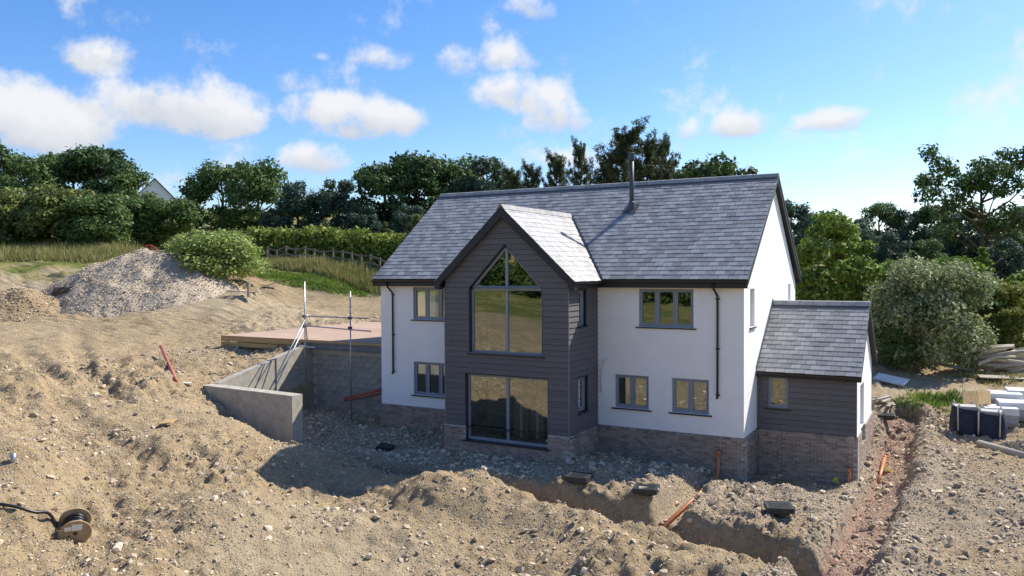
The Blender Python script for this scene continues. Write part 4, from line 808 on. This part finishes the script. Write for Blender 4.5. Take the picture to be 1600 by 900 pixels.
hc = dep(20, 470, 44); h2 = heap('earth_heap', hc[0], hc[1], 3.1, 2.6, 1.75, .5, 'smaller brown earth heap at the left edge beside the large one', 'earth_fill', 9, 60, .16); heap_stones(h2, 1500, .03, .09)
hc = ground_px(1592, 706); h3 = heap('soil_heap', hc[0]+.6, hc[1]+.6, 1.9, 1.3, .5, .2, 'low dark heap of topsoil at the right edge below the pallets', 'spoil', 13, 50, .12); heap_stones(h3, 500, .02, .05)
# digger bucket
bx, by, bz = ground_px(112, 471, 30); e = empty('digger_bucket', (bx, by, bz), 'empty steel digger bucket lying at the foot of the large heap', 'bucket', rz=.55)
m_ = MB(); prof = [(0, .75), (-.30, .70), (-.48, .45), (-.45, .15), (-.2, 0), (.25, .02), (.45, .10)]
w = .85
for (a, b) in zip(prof[:-1], prof[1:]): m_.prism([(-w, a[0], a[1]), (w, a[0], a[1]), (w, b[0], b[1]), (-w, b[0], b[1])], (0, .02, .03))
m_.build('shell', 'rust', e)
for s in (-1, 1): m_ = MB(); m_.prism([(s*w, a, b) for a, b in prof]+[(s*w, .1, .45)], (.03*s, 0, 0)); m_.build('side_plate', 'rust', e)
for k in range(5): m_ = MB(); x = -w+.1+k*(2*w-.2)/4; m_.hexa([(x-.05, .42, .07), (x+.05, .42, .07), (x+.04, .62, .10), (x-.04, .62, .10), (x-.05, .42, .13), (x+.05, .42, .13), (x+.04, .62, .115), (x-.04, .62, .115)]); m_.build('tooth', 'galv', e)
for s in (-.22, .22): m_ = MB(); m_.prism([(s, -.30, .70), (s, -.05, .74), (s, -.1, 1.0), (s, -.25, 1.0)], (.04, 0, 0)); m_.build('hanger_lug', 'rust', e)
# red machine frame behind the heap
rx_, ry_, _z = dep(232, 388, 53.5); rz_ = dep(232, 392, 53.5)[2]; e = empty('red_machine', (rx_, ry_, H(rx_, ry_)), 'red machine frame showing over the top of the large heap', 'machine'); b0 = rz_-H(rx_, ry_)
for pts_ in ([(-.9, 0, b0-.6), (-.3, 0, b0+.35)], [(-.3, 0, b0+.35), (.3, 0, b0+.38), (.75, 0, b0+.15), (.85, 0, b0-.7)], [(.45, .3, b0+.2), (.5, .3, b0-.7)]): m_ = MB(); m_.tube(pts_, .05, 8); m_.build('arm', 'red_paint', e)
m_ = MB(); m_.box(-.2, .35, .0, .5, b0-.5, b0+.1); m_.build('engine_block', 'rust', e); m_ = MB(); m_.box(-.8, .9, -.4, .6, .0, b0-.5); m_.build('chassis', 'red_paint', e)
# scrap timber by the willow
for k, (px, py, L_, rz, ty, lab) in enumerate([(378, 462, 2.0, .2, .05, 'weathered plank lying left of the short post'), (420, 452, 1.9, .9, -.35, 'weathered plank propped up right of the short post'), (405, 460, 1.5, -.6, .25, 'plank leaning against the short post')]):
    lay('plank', px, py, (L_, .16, .05), 'old_wood', rz, lab, 'plank', (0, ty), .15, 'scrap timber by the willow')
x, y, z = ground_px(389, 464); m_ = MB(); m_.box(-.07, .07, -.07, .07, -.2, .85); o = m_.build('post', 'old_wood'); o.location = (x, y, z); tag(o, 'short upright post among the scrap timber', 'post')
x, y, z = ground_px(352, 455); m_ = MB(); m_.tube([(x-.45, y, z+.12), (x+.45, y+.1, z+.14)], .16, 12); tag(m_.build('roll', 'white_plastic', None, True), 'white roll lying at the foot of the willow', 'roll')

# ------------------------------------------------------------------ right-hand site clutter
def bulk_bag(px, py, rz, label, s=1.0):
    x, y, z = ground_px(px, py); e = empty('bulk_bag', (x, y, z), label, 'bag', 'bulk bags by the pallets', rz); n = 18; V = []; Fc = []
    for i in range(9):
        t = i/8; zz = .95*s*t; r = .47*s*(1+.10*math.sin(t*3.1)-.10*t)
        for k in range(n):
            a = 2*math.pi*k/n; sq = 1/max(abs(math.cos(a)), abs(math.sin(a)))**.55; w_ = 1+.06*math.sin(3*a+t*4)+.04*math.sin(7*a+2*t); V.append((r*sq*w_*math.cos(a), r*sq*w_*math.sin(a), zz+.05*math.sin(2*a+1)*t))
    for i in range(8):
        for k in range(n): Fc.append((i*n+k, i*n+(k+1) % n, (i+1)*n+(k+1) % n, (i+1)*n+k))
    m_ = MB(); m_.add(V, Fc); m_.add([V[8*n+k] for k in range(n)], [tuple(range(n))]); m_.build('sack', 'bag', e, True)
    m_ = MB(); m_.box(-.36*s, .36*s, -.3*s, .3*s, .9*s, 1.0*s); m_.build('contents', 'pallet_block', e)
    for sx in (-1, 1):
        for sy in (-1, 1): m_ = MB(); m_.tube([(sx*.33*s, sy*.5*s, .15*s), (sx*.34*s, sy*.47*s, .95*s), (sx*.30*s, sy*.40*s, 1.12*s), (sx*.24*s, sy*.42*s, .96*s)], .022, 6); m_.build('strap', 'bag_strap', e, True)
bulk_bag(1508, 676, .2, 'left navy bulk bag with pale straps in front of the wrapped pallets'); bulk_bag(1547, 684, -.1, 'right navy bulk bag with pale straps in front of the wrapped pallets')
def pallet(px, py, rz, label, h=.62, dx=1.15, dy=1.0):
    x, y, z = ground_px(px, py); e = empty('wrapped_pallet', (x, y, z), label, 'pallet', 'wrapped pallets of blocks', rz)
    for k in range(3): m_ = MB(); m_.box(-dx/2, dx/2, -dy/2+k*(dy-.1)/2, -dy/2+.1+k*(dy-.1)/2, 0, .1); m_.build('runner', 'old_wood', e)
    m_ = MB(); m_.box(-dx/2-.01, dx/2+.01, -dy/2-.01, dy/2+.01, .10, .125); m_.build('pallet_deck', 'old_wood', e); m_ = MB(); m_.box(-dx/2+.03, dx/2-.03, -dy/2+.03, dy/2-.03, .125, h); m_.build('block_stack', 'pallet_block', e)
    m_ = MB(); m_.hexa([(-dx/2, -dy/2, h-.22), (dx/2, -dy/2, h-.22), (dx/2, dy/2, h-.22), (-dx/2, dy/2, h-.22), (-dx/2+.02, -dy/2+.02, h+.02), (dx/2-.02, -dy/2+.02, h+.03), (dx/2-.02, dy/2-.02, h+.02), (-dx/2+.02, dy/2-.02, h+.035)]); m_.build('film', 'wrap', e)
for a in [(1562, 664, .1, 'white wrapped pallet right behind the bulk bags', .66), (1584, 655, .1, 'second white wrapped pallet in the row, behind the first', .66), (1570, 640, .1, 'white wrapped pallet third in the row from the bags', .62), (1597, 636, .1, 'white wrapped pallet farthest back at the right edge', .68)]: pallet(*a)
for k, (px, py, rz, ty) in enumerate([(1517, 660, .3, -.5), (1535, 658, .25, -.4)]): lay('board_offcut', px, py, (1.0, .55, .05), 'timber', rz+1.3, ['pale board leaning over the left bulk bag', 'pale board leaning between the bulk bags and the pallets'][k], 'board', (ty*.5, ty), .85)
lay('board_offcut', 1392, 601, (1.5, .55, .05), 'pale_sheet', -.45, 'pale grey sheet lying on the bank beside the track', 'sheet', (.45, .1), .15); lay('board_offcut', 1565, 593, (1.9, 1.1, .03), 'old_wood', .1, 'flat sheet lying at the edge of the track by the log pile', 'sheet', (0, 0), .06)
x, y, z = ground_px(1520, 583); q = ground_px(1430, 566); tag(tube_obj('pole', [(x, y, z+.12), (q[0], q[1], q[2]+.14)], .09, 'galv', None), 'long pale pole lying under the round bush beside the track', 'pole')
for k in range(6): lay('plank', 1370+k*5, 625+k*3, (1.6, .12, .04), 'old_wood', 1.1+.12*k, ['rough plank on the ground behind the annex, first of six', 'rough plank on the ground behind the annex, second of six', 'rough plank behind the annex, third of six', 'rough plank behind the annex, fourth of six', 'rough plank behind the annex, fifth of six', 'rough plank behind the annex, last of six'][k], 'plank', (0, .05), .08, 'planks behind the annex')
x0, y0, z0 = ground_px(1530, 698); x1, y1, z1 = ground_px(1600, 722); tag(tube_obj('kerb_log', [(x0, y0, z0+.08), (x1+.6, y1-.2, z1+.08)], .13, 'old_wood', None), 'long half-buried timber edging the dark soil heap', 'log')
lx, ly, lz = ground_px(1566, 582)
for k in range(20):
    r = .07+.05*random.random(); L_ = random.uniform(1.5, 2.8); a = random.gauss(.35, .35); c = np.array([lx+random.uniform(-1.1, 1.5), ly+random.uniform(-.3, 1.0), lz+.15+(k % 6)*.19]); dv = np.array([math.cos(a), math.sin(a)*.6, random.gauss(0.08, .14)])*L_/2
    m_ = MB(); m_.tube([c-dv, c+dv*.1+(0, 0, .03), c+dv], [r, r*.92, r*.8], 8); tag(m_.build('log', 'log_wood', None, True), 'weathered cut log lying in the pile by the track', 'log', 'logs piled by the track')
# ------------------------------------------------------------------ fence and far house
e = empty('post_and_rail_fence', (0, 0, 0), 'post and rail fence running below the clipped hedge', 'fence'); fp = []
for k in range(14):
    t = k/13; p = dep(418+t*190, 412, 63-8*t); fp.append((p[0], p[1], H(p[0], p[1])))
for (x, y, z) in fp: m_ = MB(); m_.box(x-.07, x+.07, y-.06, y+.06, z-.2, z+1.15); m_.build('post', 'fence_wood', e)
for zr in (.5, .98):
    for a, b in zip(fp[:-1], fp[1:]): m_ = MB(); m_.prism([(a[0], a[1]-.09, a[2]+zr), (b[0], b[1]-.09, b[2]+zr), (b[0], b[1]-.09, b[2]+zr+.11), (a[0], a[1]-.09, a[2]+zr+.11)], (0, .03, 0)); m_.build('rail', 'fence_wood', e)
p = dep(240, 300, 150); e = empty('distant_house', (p[0], p[1], 0), 'far white gabled house showing over the trees on the left', 'house', rz=1.0)
m_ = MB(); gz = H(p[0], p[1])-1; zt = p[2]-1.2; m_.box(-3.2, 3.2, -3.0, 9, gz, zt); m_.add([(-3.2, -3.0, zt), (3.2, -3.0, zt), (0, -3.0, zt+3.4)], [(0, 1, 2)]); m_.build('wall', 'far_wall', e)
for s in (-1, 1): m_ = MB(); m_.prism([(0, -3.3, zt+3.55), (s*3.7, -3.3, zt-.35), (s*3.7, -3.3, zt-.55), (0, -3.3, zt+3.3)], (0, 12.6, 0)); m_.build('roof_slope', 'lead', e)
for x in (-1, 1): m_ = MB(); m_.box(x-.45, x+.45, -3.05, -2.98, zt-1.3, zt-.1); m_.build('window', 'lead', e)

# ------------------------------------------------------------------ vegetation
def leaf_cloud(centers, radii, n, size, squash=.8, aspect=1.6, shell=.55, droop=0.0, seed=0):
    r = np.random.default_rng(seed); vol = radii**2; c = r.choice(len(centers), n, p=vol/vol.sum()); d = r.normal(size=(n, 3)); d /= np.linalg.norm(d, axis=1)[:, None]
    rad = radii[c]*(shell+(1-shell)*r.uniform(0, 1, n)**.5)*(1+.18*r.normal(size=n)); p = centers[c]+d*rad[:, None]*np.array([1, 1, squash])
    nrm = d*.7+r.normal(size=(n, 3))*.6+np.array([0, 0, .35]); nrm /= np.linalg.norm(nrm, axis=1)[:, None]; t = np.cross(nrm, r.normal(size=(n, 3))); t[:, 2] -= droop; t /= np.linalg.norm(t, axis=1)[:, None]+1e-9; b = np.cross(nrm, t); b /= np.linalg.norm(b, axis=1)[:, None]+1e-9
    s = size*r.uniform(.55, 1.35, n)[:, None]; a = t*s*aspect; b = b*s
    V = np.stack([p-a, p+b*.8+nrm*s*.15, p+a, p-b*.8+nrm*s*.15], 1).reshape(-1, 3); return V, np.arange(n*4).reshape(-1, 4)
def branches(h, spread, n, trunk_r, seed, fork=.35, up=.8):
    r = random.Random(seed); m_ = MB(); m_.tube([(0, 0, -.3), (r.uniform(-.1, .1), 0, h*.3), (r.uniform(-.2, .2), r.uniform(-.2, .2), h*.62), (r.uniform(-.3, .3), 0, h*.9)], [trunk_r, trunk_r*.8, trunk_r*.5, trunk_r*.12], 8); tips = []
    for k in range(n):
        a = 2*math.pi*(k/n)+r.uniform(-.4, .4); z0 = h*r.uniform(fork, .75); L_ = spread*r.uniform(.55, 1.0); e_ = np.array([math.cos(a)*L_, math.sin(a)*L_, min(h*.97, z0+L_*up*r.uniform(.5, 1.2))]); mid = np.array([e_[0]*.5, e_[1]*.5, z0+(e_[2]-z0)*.4]); m_.tube([(0, 0, z0), mid, e_], [trunk_r*.4, trunk_r*.25, trunk_r*.07], 6); tips.append(e_)
        for j in range(2):
            q = mid+(e_-mid)*r.uniform(.2, .7); f = q+np.array([r.uniform(-1, 1), r.uniform(-1, 1), r.uniform(.2, 1)])*spread*.3; m_.tube([q, f], [trunk_r*.16, trunk_r*.05], 5); tips.append(f)
    return m_, tips
TREE = {}
def tree_proto(key, h, spread, nleaf, size, lm, seed, shape='round', clumps=26, fork=.3, sparse=1.0, trunk=None, squash=.75):
    r = np.random.default_rng(seed); tr = trunk or h*.028; m_, tips = branches(h, spread*.85, {'bush': 6, 'open': 19}.get(shape, 8), tr, seed, fork, .8); C = []; Rr = []
    for k in range(clumps):
        a = r.uniform(0, 2*math.pi); u = r.uniform(0, 1)
        if shape == 'round': zz = .12+.84*u; rr = math.sqrt(max(.05, 1-((zz-.50)/.52)**2))*r.uniform(.35, .85)
        elif shape == 'bush': zz = .08+.80*u; rr = math.sqrt(max(.05, 1-((zz-.25)/.78)**2))*r.uniform(.4, .86)
        elif shape == 'cone': zz = .12+.86*u; rr = (1-zz)*r.uniform(.4, 1)+.04
        else: zz = .45+.5*u; rr = r.uniform(.25, 1)*(1-.4*abs(zz-.7))
        C.append((math.cos(a)*rr*spread, math.sin(a)*rr*spread, zz*h)); Rr.append(spread*r.uniform(.17, .34)*(1.0 if shape != 'cone' else (1.25-zz)))
    if shape == 'open':
        C = [tuple(t_) for t_ in tips]+[(0, 0, h*.92), (.3, .2, h*.8)]; Rr = [spread*r.uniform(.13, .25)*sparse for _ in C]
    V, Fc = leaf_cloud(np.array(C), np.array(Rr), nleaf, size, squash, seed=seed); TREE[key] = (m_.mesh('trunk', 'bark', True), fast_mesh('crown', V, Fc, lm), h)
def plant(key, name, px, py_top, d, label, cat, group, rz=0, sx=1.0, hh=None, base=None):
    """stands on the ground at depth d below pixel column px; its height follows from the pixel row of its top"""
    p = dep(px, py_top, d); z = H(p[0], p[1]) if base is None else base; t, c, h = TREE[key]; k = (p[2]-z)/h if hh is None else hh/h
    e = empty(name, (p[0], p[1], z), label, cat, group, rz); e.scale = (k*sx, k*sx, k); link(bpy.data.objects.new('trunk', t), e); link(bpy.data.objects.new('crown', c), e); return e
tree_proto('oakA', 12, 5.2, 9000, .19, 'leaf_dark', 1, clumps=44); tree_proto('oakB', 12, 5.6, 9000, .19, 'leaf_mid', 2, clumps=46); tree_proto('ash', 12, 4.6, 7500, .19, 'leaf_blue', 3, clumps=38); tree_proto('thorn', 6, 3.6, 8000, .13, 'leaf_olive', 4, 'bush', 40)
tree_proto('thornB', 6, 3.6, 8000, .13, 'leaf_mid', 5, 'bush', 40); tree_proto('cone', 6, 2.2, 4500, .14, 'leaf_olive', 6, 'cone', 34); tree_proto('willow', 4.6, 3.4, 15000, .085, 'leaf_willow', 7, 'bush', 60); tree_proto('bright', 8, 2.6, 11000, .11, 'leaf_bright', 8, 'round', 52, .15, trunk=.07)
tree_proto('pale', 6, 3.3, 26000, .075, 'leaf_pale', 9, 'bush', 90, trunk=.1); tree_proto('open', 15, 7.5, 9000, .15, 'leaf_dark', 10, 'open', 1, .3, .72, trunk=.30); tree_proto('yellow', 5, 2.4, 8000, .1, 'leaf_yellow', 12, 'bush', 34); tree_proto('brightbush', 5, 2.6, 8000, .11, 'leaf_bright', 13, 'bush', 34); tree_proto('woody', 13, 6.5, 8000, .24, 'leaf_blue', 14, clumps=40); tree_proto('sparse', 10, 3.5, 1500, .16, 'leaf_dark', 15, 'open', 1, .4, .8); tree_proto('fir', 6, 1.6, 6500, .10, 'leaf_bright', 16, 'cone', 50)
def pine_proto(key, h, seed):
    r = random.Random(seed); m_ = MB(); m_.tube([(0, 0, -.3), (.1, 0, h*.5), (0, .1, h)], [h*.022, h*.014, .02], 7); C = []; Rr = []
    for k in range(80):
        z0 = h*(.2+.78*(k/80)); a = r.uniform(0, 6.28); L_ = (.32+.68*(1-z0/h))*h*.25*r.uniform(.25, 1.2)+.2; e_ = np.array([math.cos(a)*L_, math.sin(a)*L_, z0+L_*.5]); m_.tube([(0, 0, z0), e_*[.6, .6, 1]-[0, 0, L_*.25], e_, e_+[0, 0, .45]], [.05, .035, .02, .008], 5)
        for q in range(5): C.append(e_*[1-.16*q, 1-.16*q, 1]-np.array([0, 0, L_*.1*q-(.38 if q == 0 else 0)])); Rr.append(.22*r.uniform(.7, 1.2))
    C += [np.array([0, 0, h*(.9+.03*q)]) for q in range(5)]; Rr += [.2]*5
    V, Fc = leaf_cloud(np.array(C), np.array(Rr), 15000, .035, 1.3, 5, .1, seed=seed); TREE[key] = (m_.mesh('trunk', 'bark', True), fast_mesh('crown', V, Fc, 'leaf_pine'), h)
pine_proto('pine', 10, 21)
GL = 'trees along the left skyline'
for a in [('oakA', -20, 222, 88, 'dark tree cut by the left edge of the skyline'), ('oakB', 55, 246, 84, 'dark round tree second from the left edge'), ('oakA', 112, 243, 88, 'dark tree left of the tallest skyline tree on the left'), ('oakA', 158, 233, 86, 'tallest dark tree on the left skyline with ragged top'), ('oakB', 200, 268, 84, 'dark tree just left of the far white house'),
          ('oakB', 345, 258, 84, 'rounded tree right of the far white house'), ('oakB', 402, 254, 82, 'tall tree standing above the willow bush'), ('ash', 300, 318, 86, 'low tree below the far white house'), ('ash', 465, 284, 78, 'grey-green tree with windblown top above the hedge'), ('ash', 525, 280, 78, 'wide grey-green tree left of the tall dark one'), ('oakA', 600, 258, 76, 'tall dark tree left of the house roof'), ('oakA', 650, 246, 78, 'darkest tall tree beside the left roof verge'), ('oakB', 705, 250, 80, 'tall tree rising behind the left end of the roof'), ('ash', 760, 246, 76, 'blue-green thin-topped tree behind the ridge'), ('ash', 565, 320, 72, 'shaded lower tree behind the hedge'), ('ash', 430, 325, 76, 'shaded lower tree above the fence'), ('ash', 640, 320, 68, 'shaded lower tree close to the left verge')]:
    plant(a[0], 'tree', *a[1:4], a[4], 'tree', GL, rz=random.uniform(0, 6.28))
GT = 'thorn bushes along the left field edge'
for a in [('thorn', -5, 300, 68, 'olive thorn bush at the left edge'), ('thorn', 45, 292, 68, 'olive thorn bush second from the left edge'), ('thorn', 100, 290, 67, 'yellowish thorn bush above the earth heap'), ('thornB', 150, 302, 66, 'green thorn bush left of the dark gap'), ('thornB', 215, 305, 72, 'dark thorn bush behind the large heap'), ('thornB', 262, 310, 72, 'dark thorn bush between the heap and the willow')]: plant(a[0], 'thorn_bush', *a[1:4], a[4], 'bush', GT, rz=random.uniform(0, 6), sx=1.15)
plant('willow', 'willow_bush', 335, 358, 50, 'pale green willow bush beside the large heap', 'bush', None, sx=1.3)
plant('cone', 'young_conifer', 602, 347, 66, 'small yellow-green conifer left of the roof verge', 'tree', None); plant('cone', 'golden_shrub', 650, 335, 58, 'golden shrub against the left roof verge', 'bush', None, sx=1.2)
GP = 'pines behind the house ridge'
for a in [('pine', 975, 205, 56, 1.25, 'tall ragged pine behind the flue'), ('pine', 1010, 225, 57, 1.0, 'pine just right of the flue'), ('pine', 1040, 222, 58, .75, 'narrow pine spire right of the flue'), ('pine', 945, 250, 57, .9, 'pine left of the flue with long bare shoots'), ('pine', 908, 228, 58, .6, 'thin single pine shoot left of the pines'), ('pine', 870, 246, 60, .8, 'short pine over the middle of the ridge'), ('pine', 830, 262, 60, .9, 'lowest pine over the left half of the ridge'), ('pine', 800, 268, 62, .9, 'small pine next to the blue-green tree')]: plant(a[0], 'pine_tree', *a[1:4], a[5], 'pine', GP, rz=random.uniform(0, 6), sx=a[4])
plant('sparse', 'tree', 1085, 245, 60, 'thin leafy tree right of the pines', 'tree', None); plant('sparse', 'tree', 1118, 240, 62, 'small open-crowned tree above the right half of the ridge', 'tree', None, rz=2)
GR = 'trees of the wood on the right'
for k, a in enumerate([(1235, 318, 95), (1270, 335, 100), (1335, 345, 105), (1375, 318, 118), (1420, 330, 115), (1460, 322, 112), (1500, 330, 100), (1560, 345, 98), (1600, 325, 105), (1650, 330, 100), (1390, 365, 95), (1450, 375, 90), (1570, 375, 86), (1210, 330, 100)]):
    plant(['woody', 'oakA', 'woody', 'oakB'][k % 4], 'tree', *a, ['wood tree just right of the main gable', 'dark wood tree behind the bright green tree', 'wood tree above the bright green tree', 'dark flat-topped tree on the wood skyline', 'wood tree left of the round bush top', 'wood tree above the round bush', 'wood tree left of the big open tree', 'wood tree under the big open tree', 'wood tree at the right edge', 'wood tree cut by the right edge', 'lower shaded wood tree left', 'lower shaded wood tree behind the round bush', 'lower shaded wood tree on the right', 'wood tree half hidden by the gable'][k], 'tree', GR, rz=k*1.3)
plant('open', 'big_open_tree', 1535, 240, 72, 'big open-branched tree rising over the wood at right', 'tree', None, sx=.95); plant('bright', 'tree', 1302, 332, 44, 'bright green young tree right of the gable', 'tree', None); plant('bright', 'tree', 1268, 420, 46, 'bright shrubby tree hard against the gable corner', 'tree', None, rz=2)
plant('pale', 'round_bush', 1455, 398, 41, 'big round bush with cream variegated leaves beside the track', 'bush', None, base=H(*dep(1455, 575, 41)[:2])-.2, sx=.95); plant('thornB', 'bush', 1400, 505, 40, 'dark low bush left of the round bush', 'bush', None, sx=.6)
plant('fir', 'conifer', 1535, 385, 52, 'light green young conifer behind the round bush', 'tree', None, sx=1.2)
GB = 'bright shrubs behind the round bush'
for a in [('brightbush', 1410, 405, 48, 'bright shrub left behind the round bush'), ('brightbush', 1495, 400, 47, 'bright shrub showing over the round bush'), ('yellow', 1560, 440, 46, 'yellow-green shrub right of the round bush'), ('yellow', 1590, 480, 44, 'yellowest shrub near the right edge'), ('brightbush', 1605, 420, 48, 'green shrub at the right edge'), ('brightbush', 1345, 430, 46, 'green shrub above the annex ridge')]: plant(a[0], 'shrub', *a[1:4], a[4], 'bush', GB, rz=random.uniform(0, 6))
x, y, z = ground_px(1525, 572); plant('yellow', 'shrub', 1527, 545, 40.5, 'low russet shrub at the foot of the round bush', 'bush', None, sx=.9)
# clipped hedge
def hedge():
    pts = [dep(385+t*240, 405, 66-9*t) for t in np.linspace(0, 1, 40)]; C = []; Rr = []
    for p in pts:
        z = H(p[0], p[1])
        for k in range(7): C.append((p[0]+random.uniform(-.6, .6), p[1]+1.3+random.uniform(-.6, .6), z+.3+random.random()*1.9)); Rr.append(random.uniform(.5, .75))
    V, Fc = leaf_cloud(np.array(C), np.array(Rr), 16000, .13, .9, seed=5); o = link(bpy.data.objects.new('hedge', fast_mesh('hedge', V, Fc, 'hedge_leaf'))); tag(o, 'long clipped yellow-green hedge above the post and rail fence', 'hedge')
hedge()
# dark hedgerow and bushes on the hill behind the camera, seen only in the window glass
for k in range(16): plant('thornB', 'thorn_bush', 800, 400, 10, 'hedgerow bush on the hill facing the house', 'bush', 'hedgerow facing the house', rz=k, hh=5.0).location = (-70+k*5.4, -44+2*math.sin(k), H(-70+k*5.4, -44+2*math.sin(k))-.8)
# grass
def grass_patch(name, pts, r, n, h, lm, label):
    P = np.array(pts); c = RNG.integers(0, len(P), n); a = RNG.uniform(0, 6.28, n); rr = r*np.sqrt(RNG.uniform(0, 1, n)); x = P[c, 0]+np.cos(a)*rr*1.4; y = P[c, 1]+np.sin(a)*rr; z = ground_h(x, y); hh = h*RNG.uniform(.3, 1.3, n)*(.75+.9*np.abs(fbm(x*.6, y*.6, 3, 71))); b = RNG.uniform(0, 6.28, n); w = .022+.02*RNG.random(n); lean = RNG.normal(0, .3, (n, 2))*hh[:, None]
    p = np.stack([x, y, z-.03], 1); side = np.stack([np.cos(b)*w, np.sin(b)*w, 0*w], 1); tip = p+np.stack([lean[:, 0], lean[:, 1], hh], 1); V = np.stack([p-side, p+side, tip], 1).reshape(-1, 3); o = link(bpy.data.objects.new(name, fast_mesh(name, V, np.arange(3*n).reshape(-1, 3), lm))); tag(o, label, 'grass', kind='stuff')
lg = [tuple(dep(px, 402, 60)[:2]) for px in range(-20, 190, 12)]+[tuple(dep(px, 396, 64)[:2]) for px in range(-20, 190, 12)]; grass_patch('long_grass', lg, 2.4, 13000, .8, 'grass_long', 'tall dry grass on the bank behind the heaps')
lg = [tuple(dep(420+k*9, 424+k*.7, 58-k*.25)[:2]) for k in range(20)]; grass_patch('long_grass', lg, 1.3, 9000, .7, 'grass_long', 'tall dry grass below the post and rail fence')
lg = [ground_px(410+k*11, 428+k*1.6)[:2] for k in range(16)]; grass_patch('short_grass', lg, 1.2, 9000, .22, 'grass_green', 'fresh green grass strip behind the deck')
lg = [ground_px(a, b)[:2] for a, b in ((1410, 628), (1420, 633), (1445, 622), (1475, 622), (1490, 632), (1470, 640), (1455, 632), (1500, 625))]; grass_patch('weeds', lg, .5, 1100, .24, 'grass_green', 'green weeds on the bank right of the annex')
lg = [ground_px(a, b)[:2] for a, b in ((1520, 590), (1535, 588), (1585, 575), (1595, 590), (1560, 600))]; grass_patch('weeds', lg, .6, 900, .25, 'grass_long', 'rough grass round the log pile')
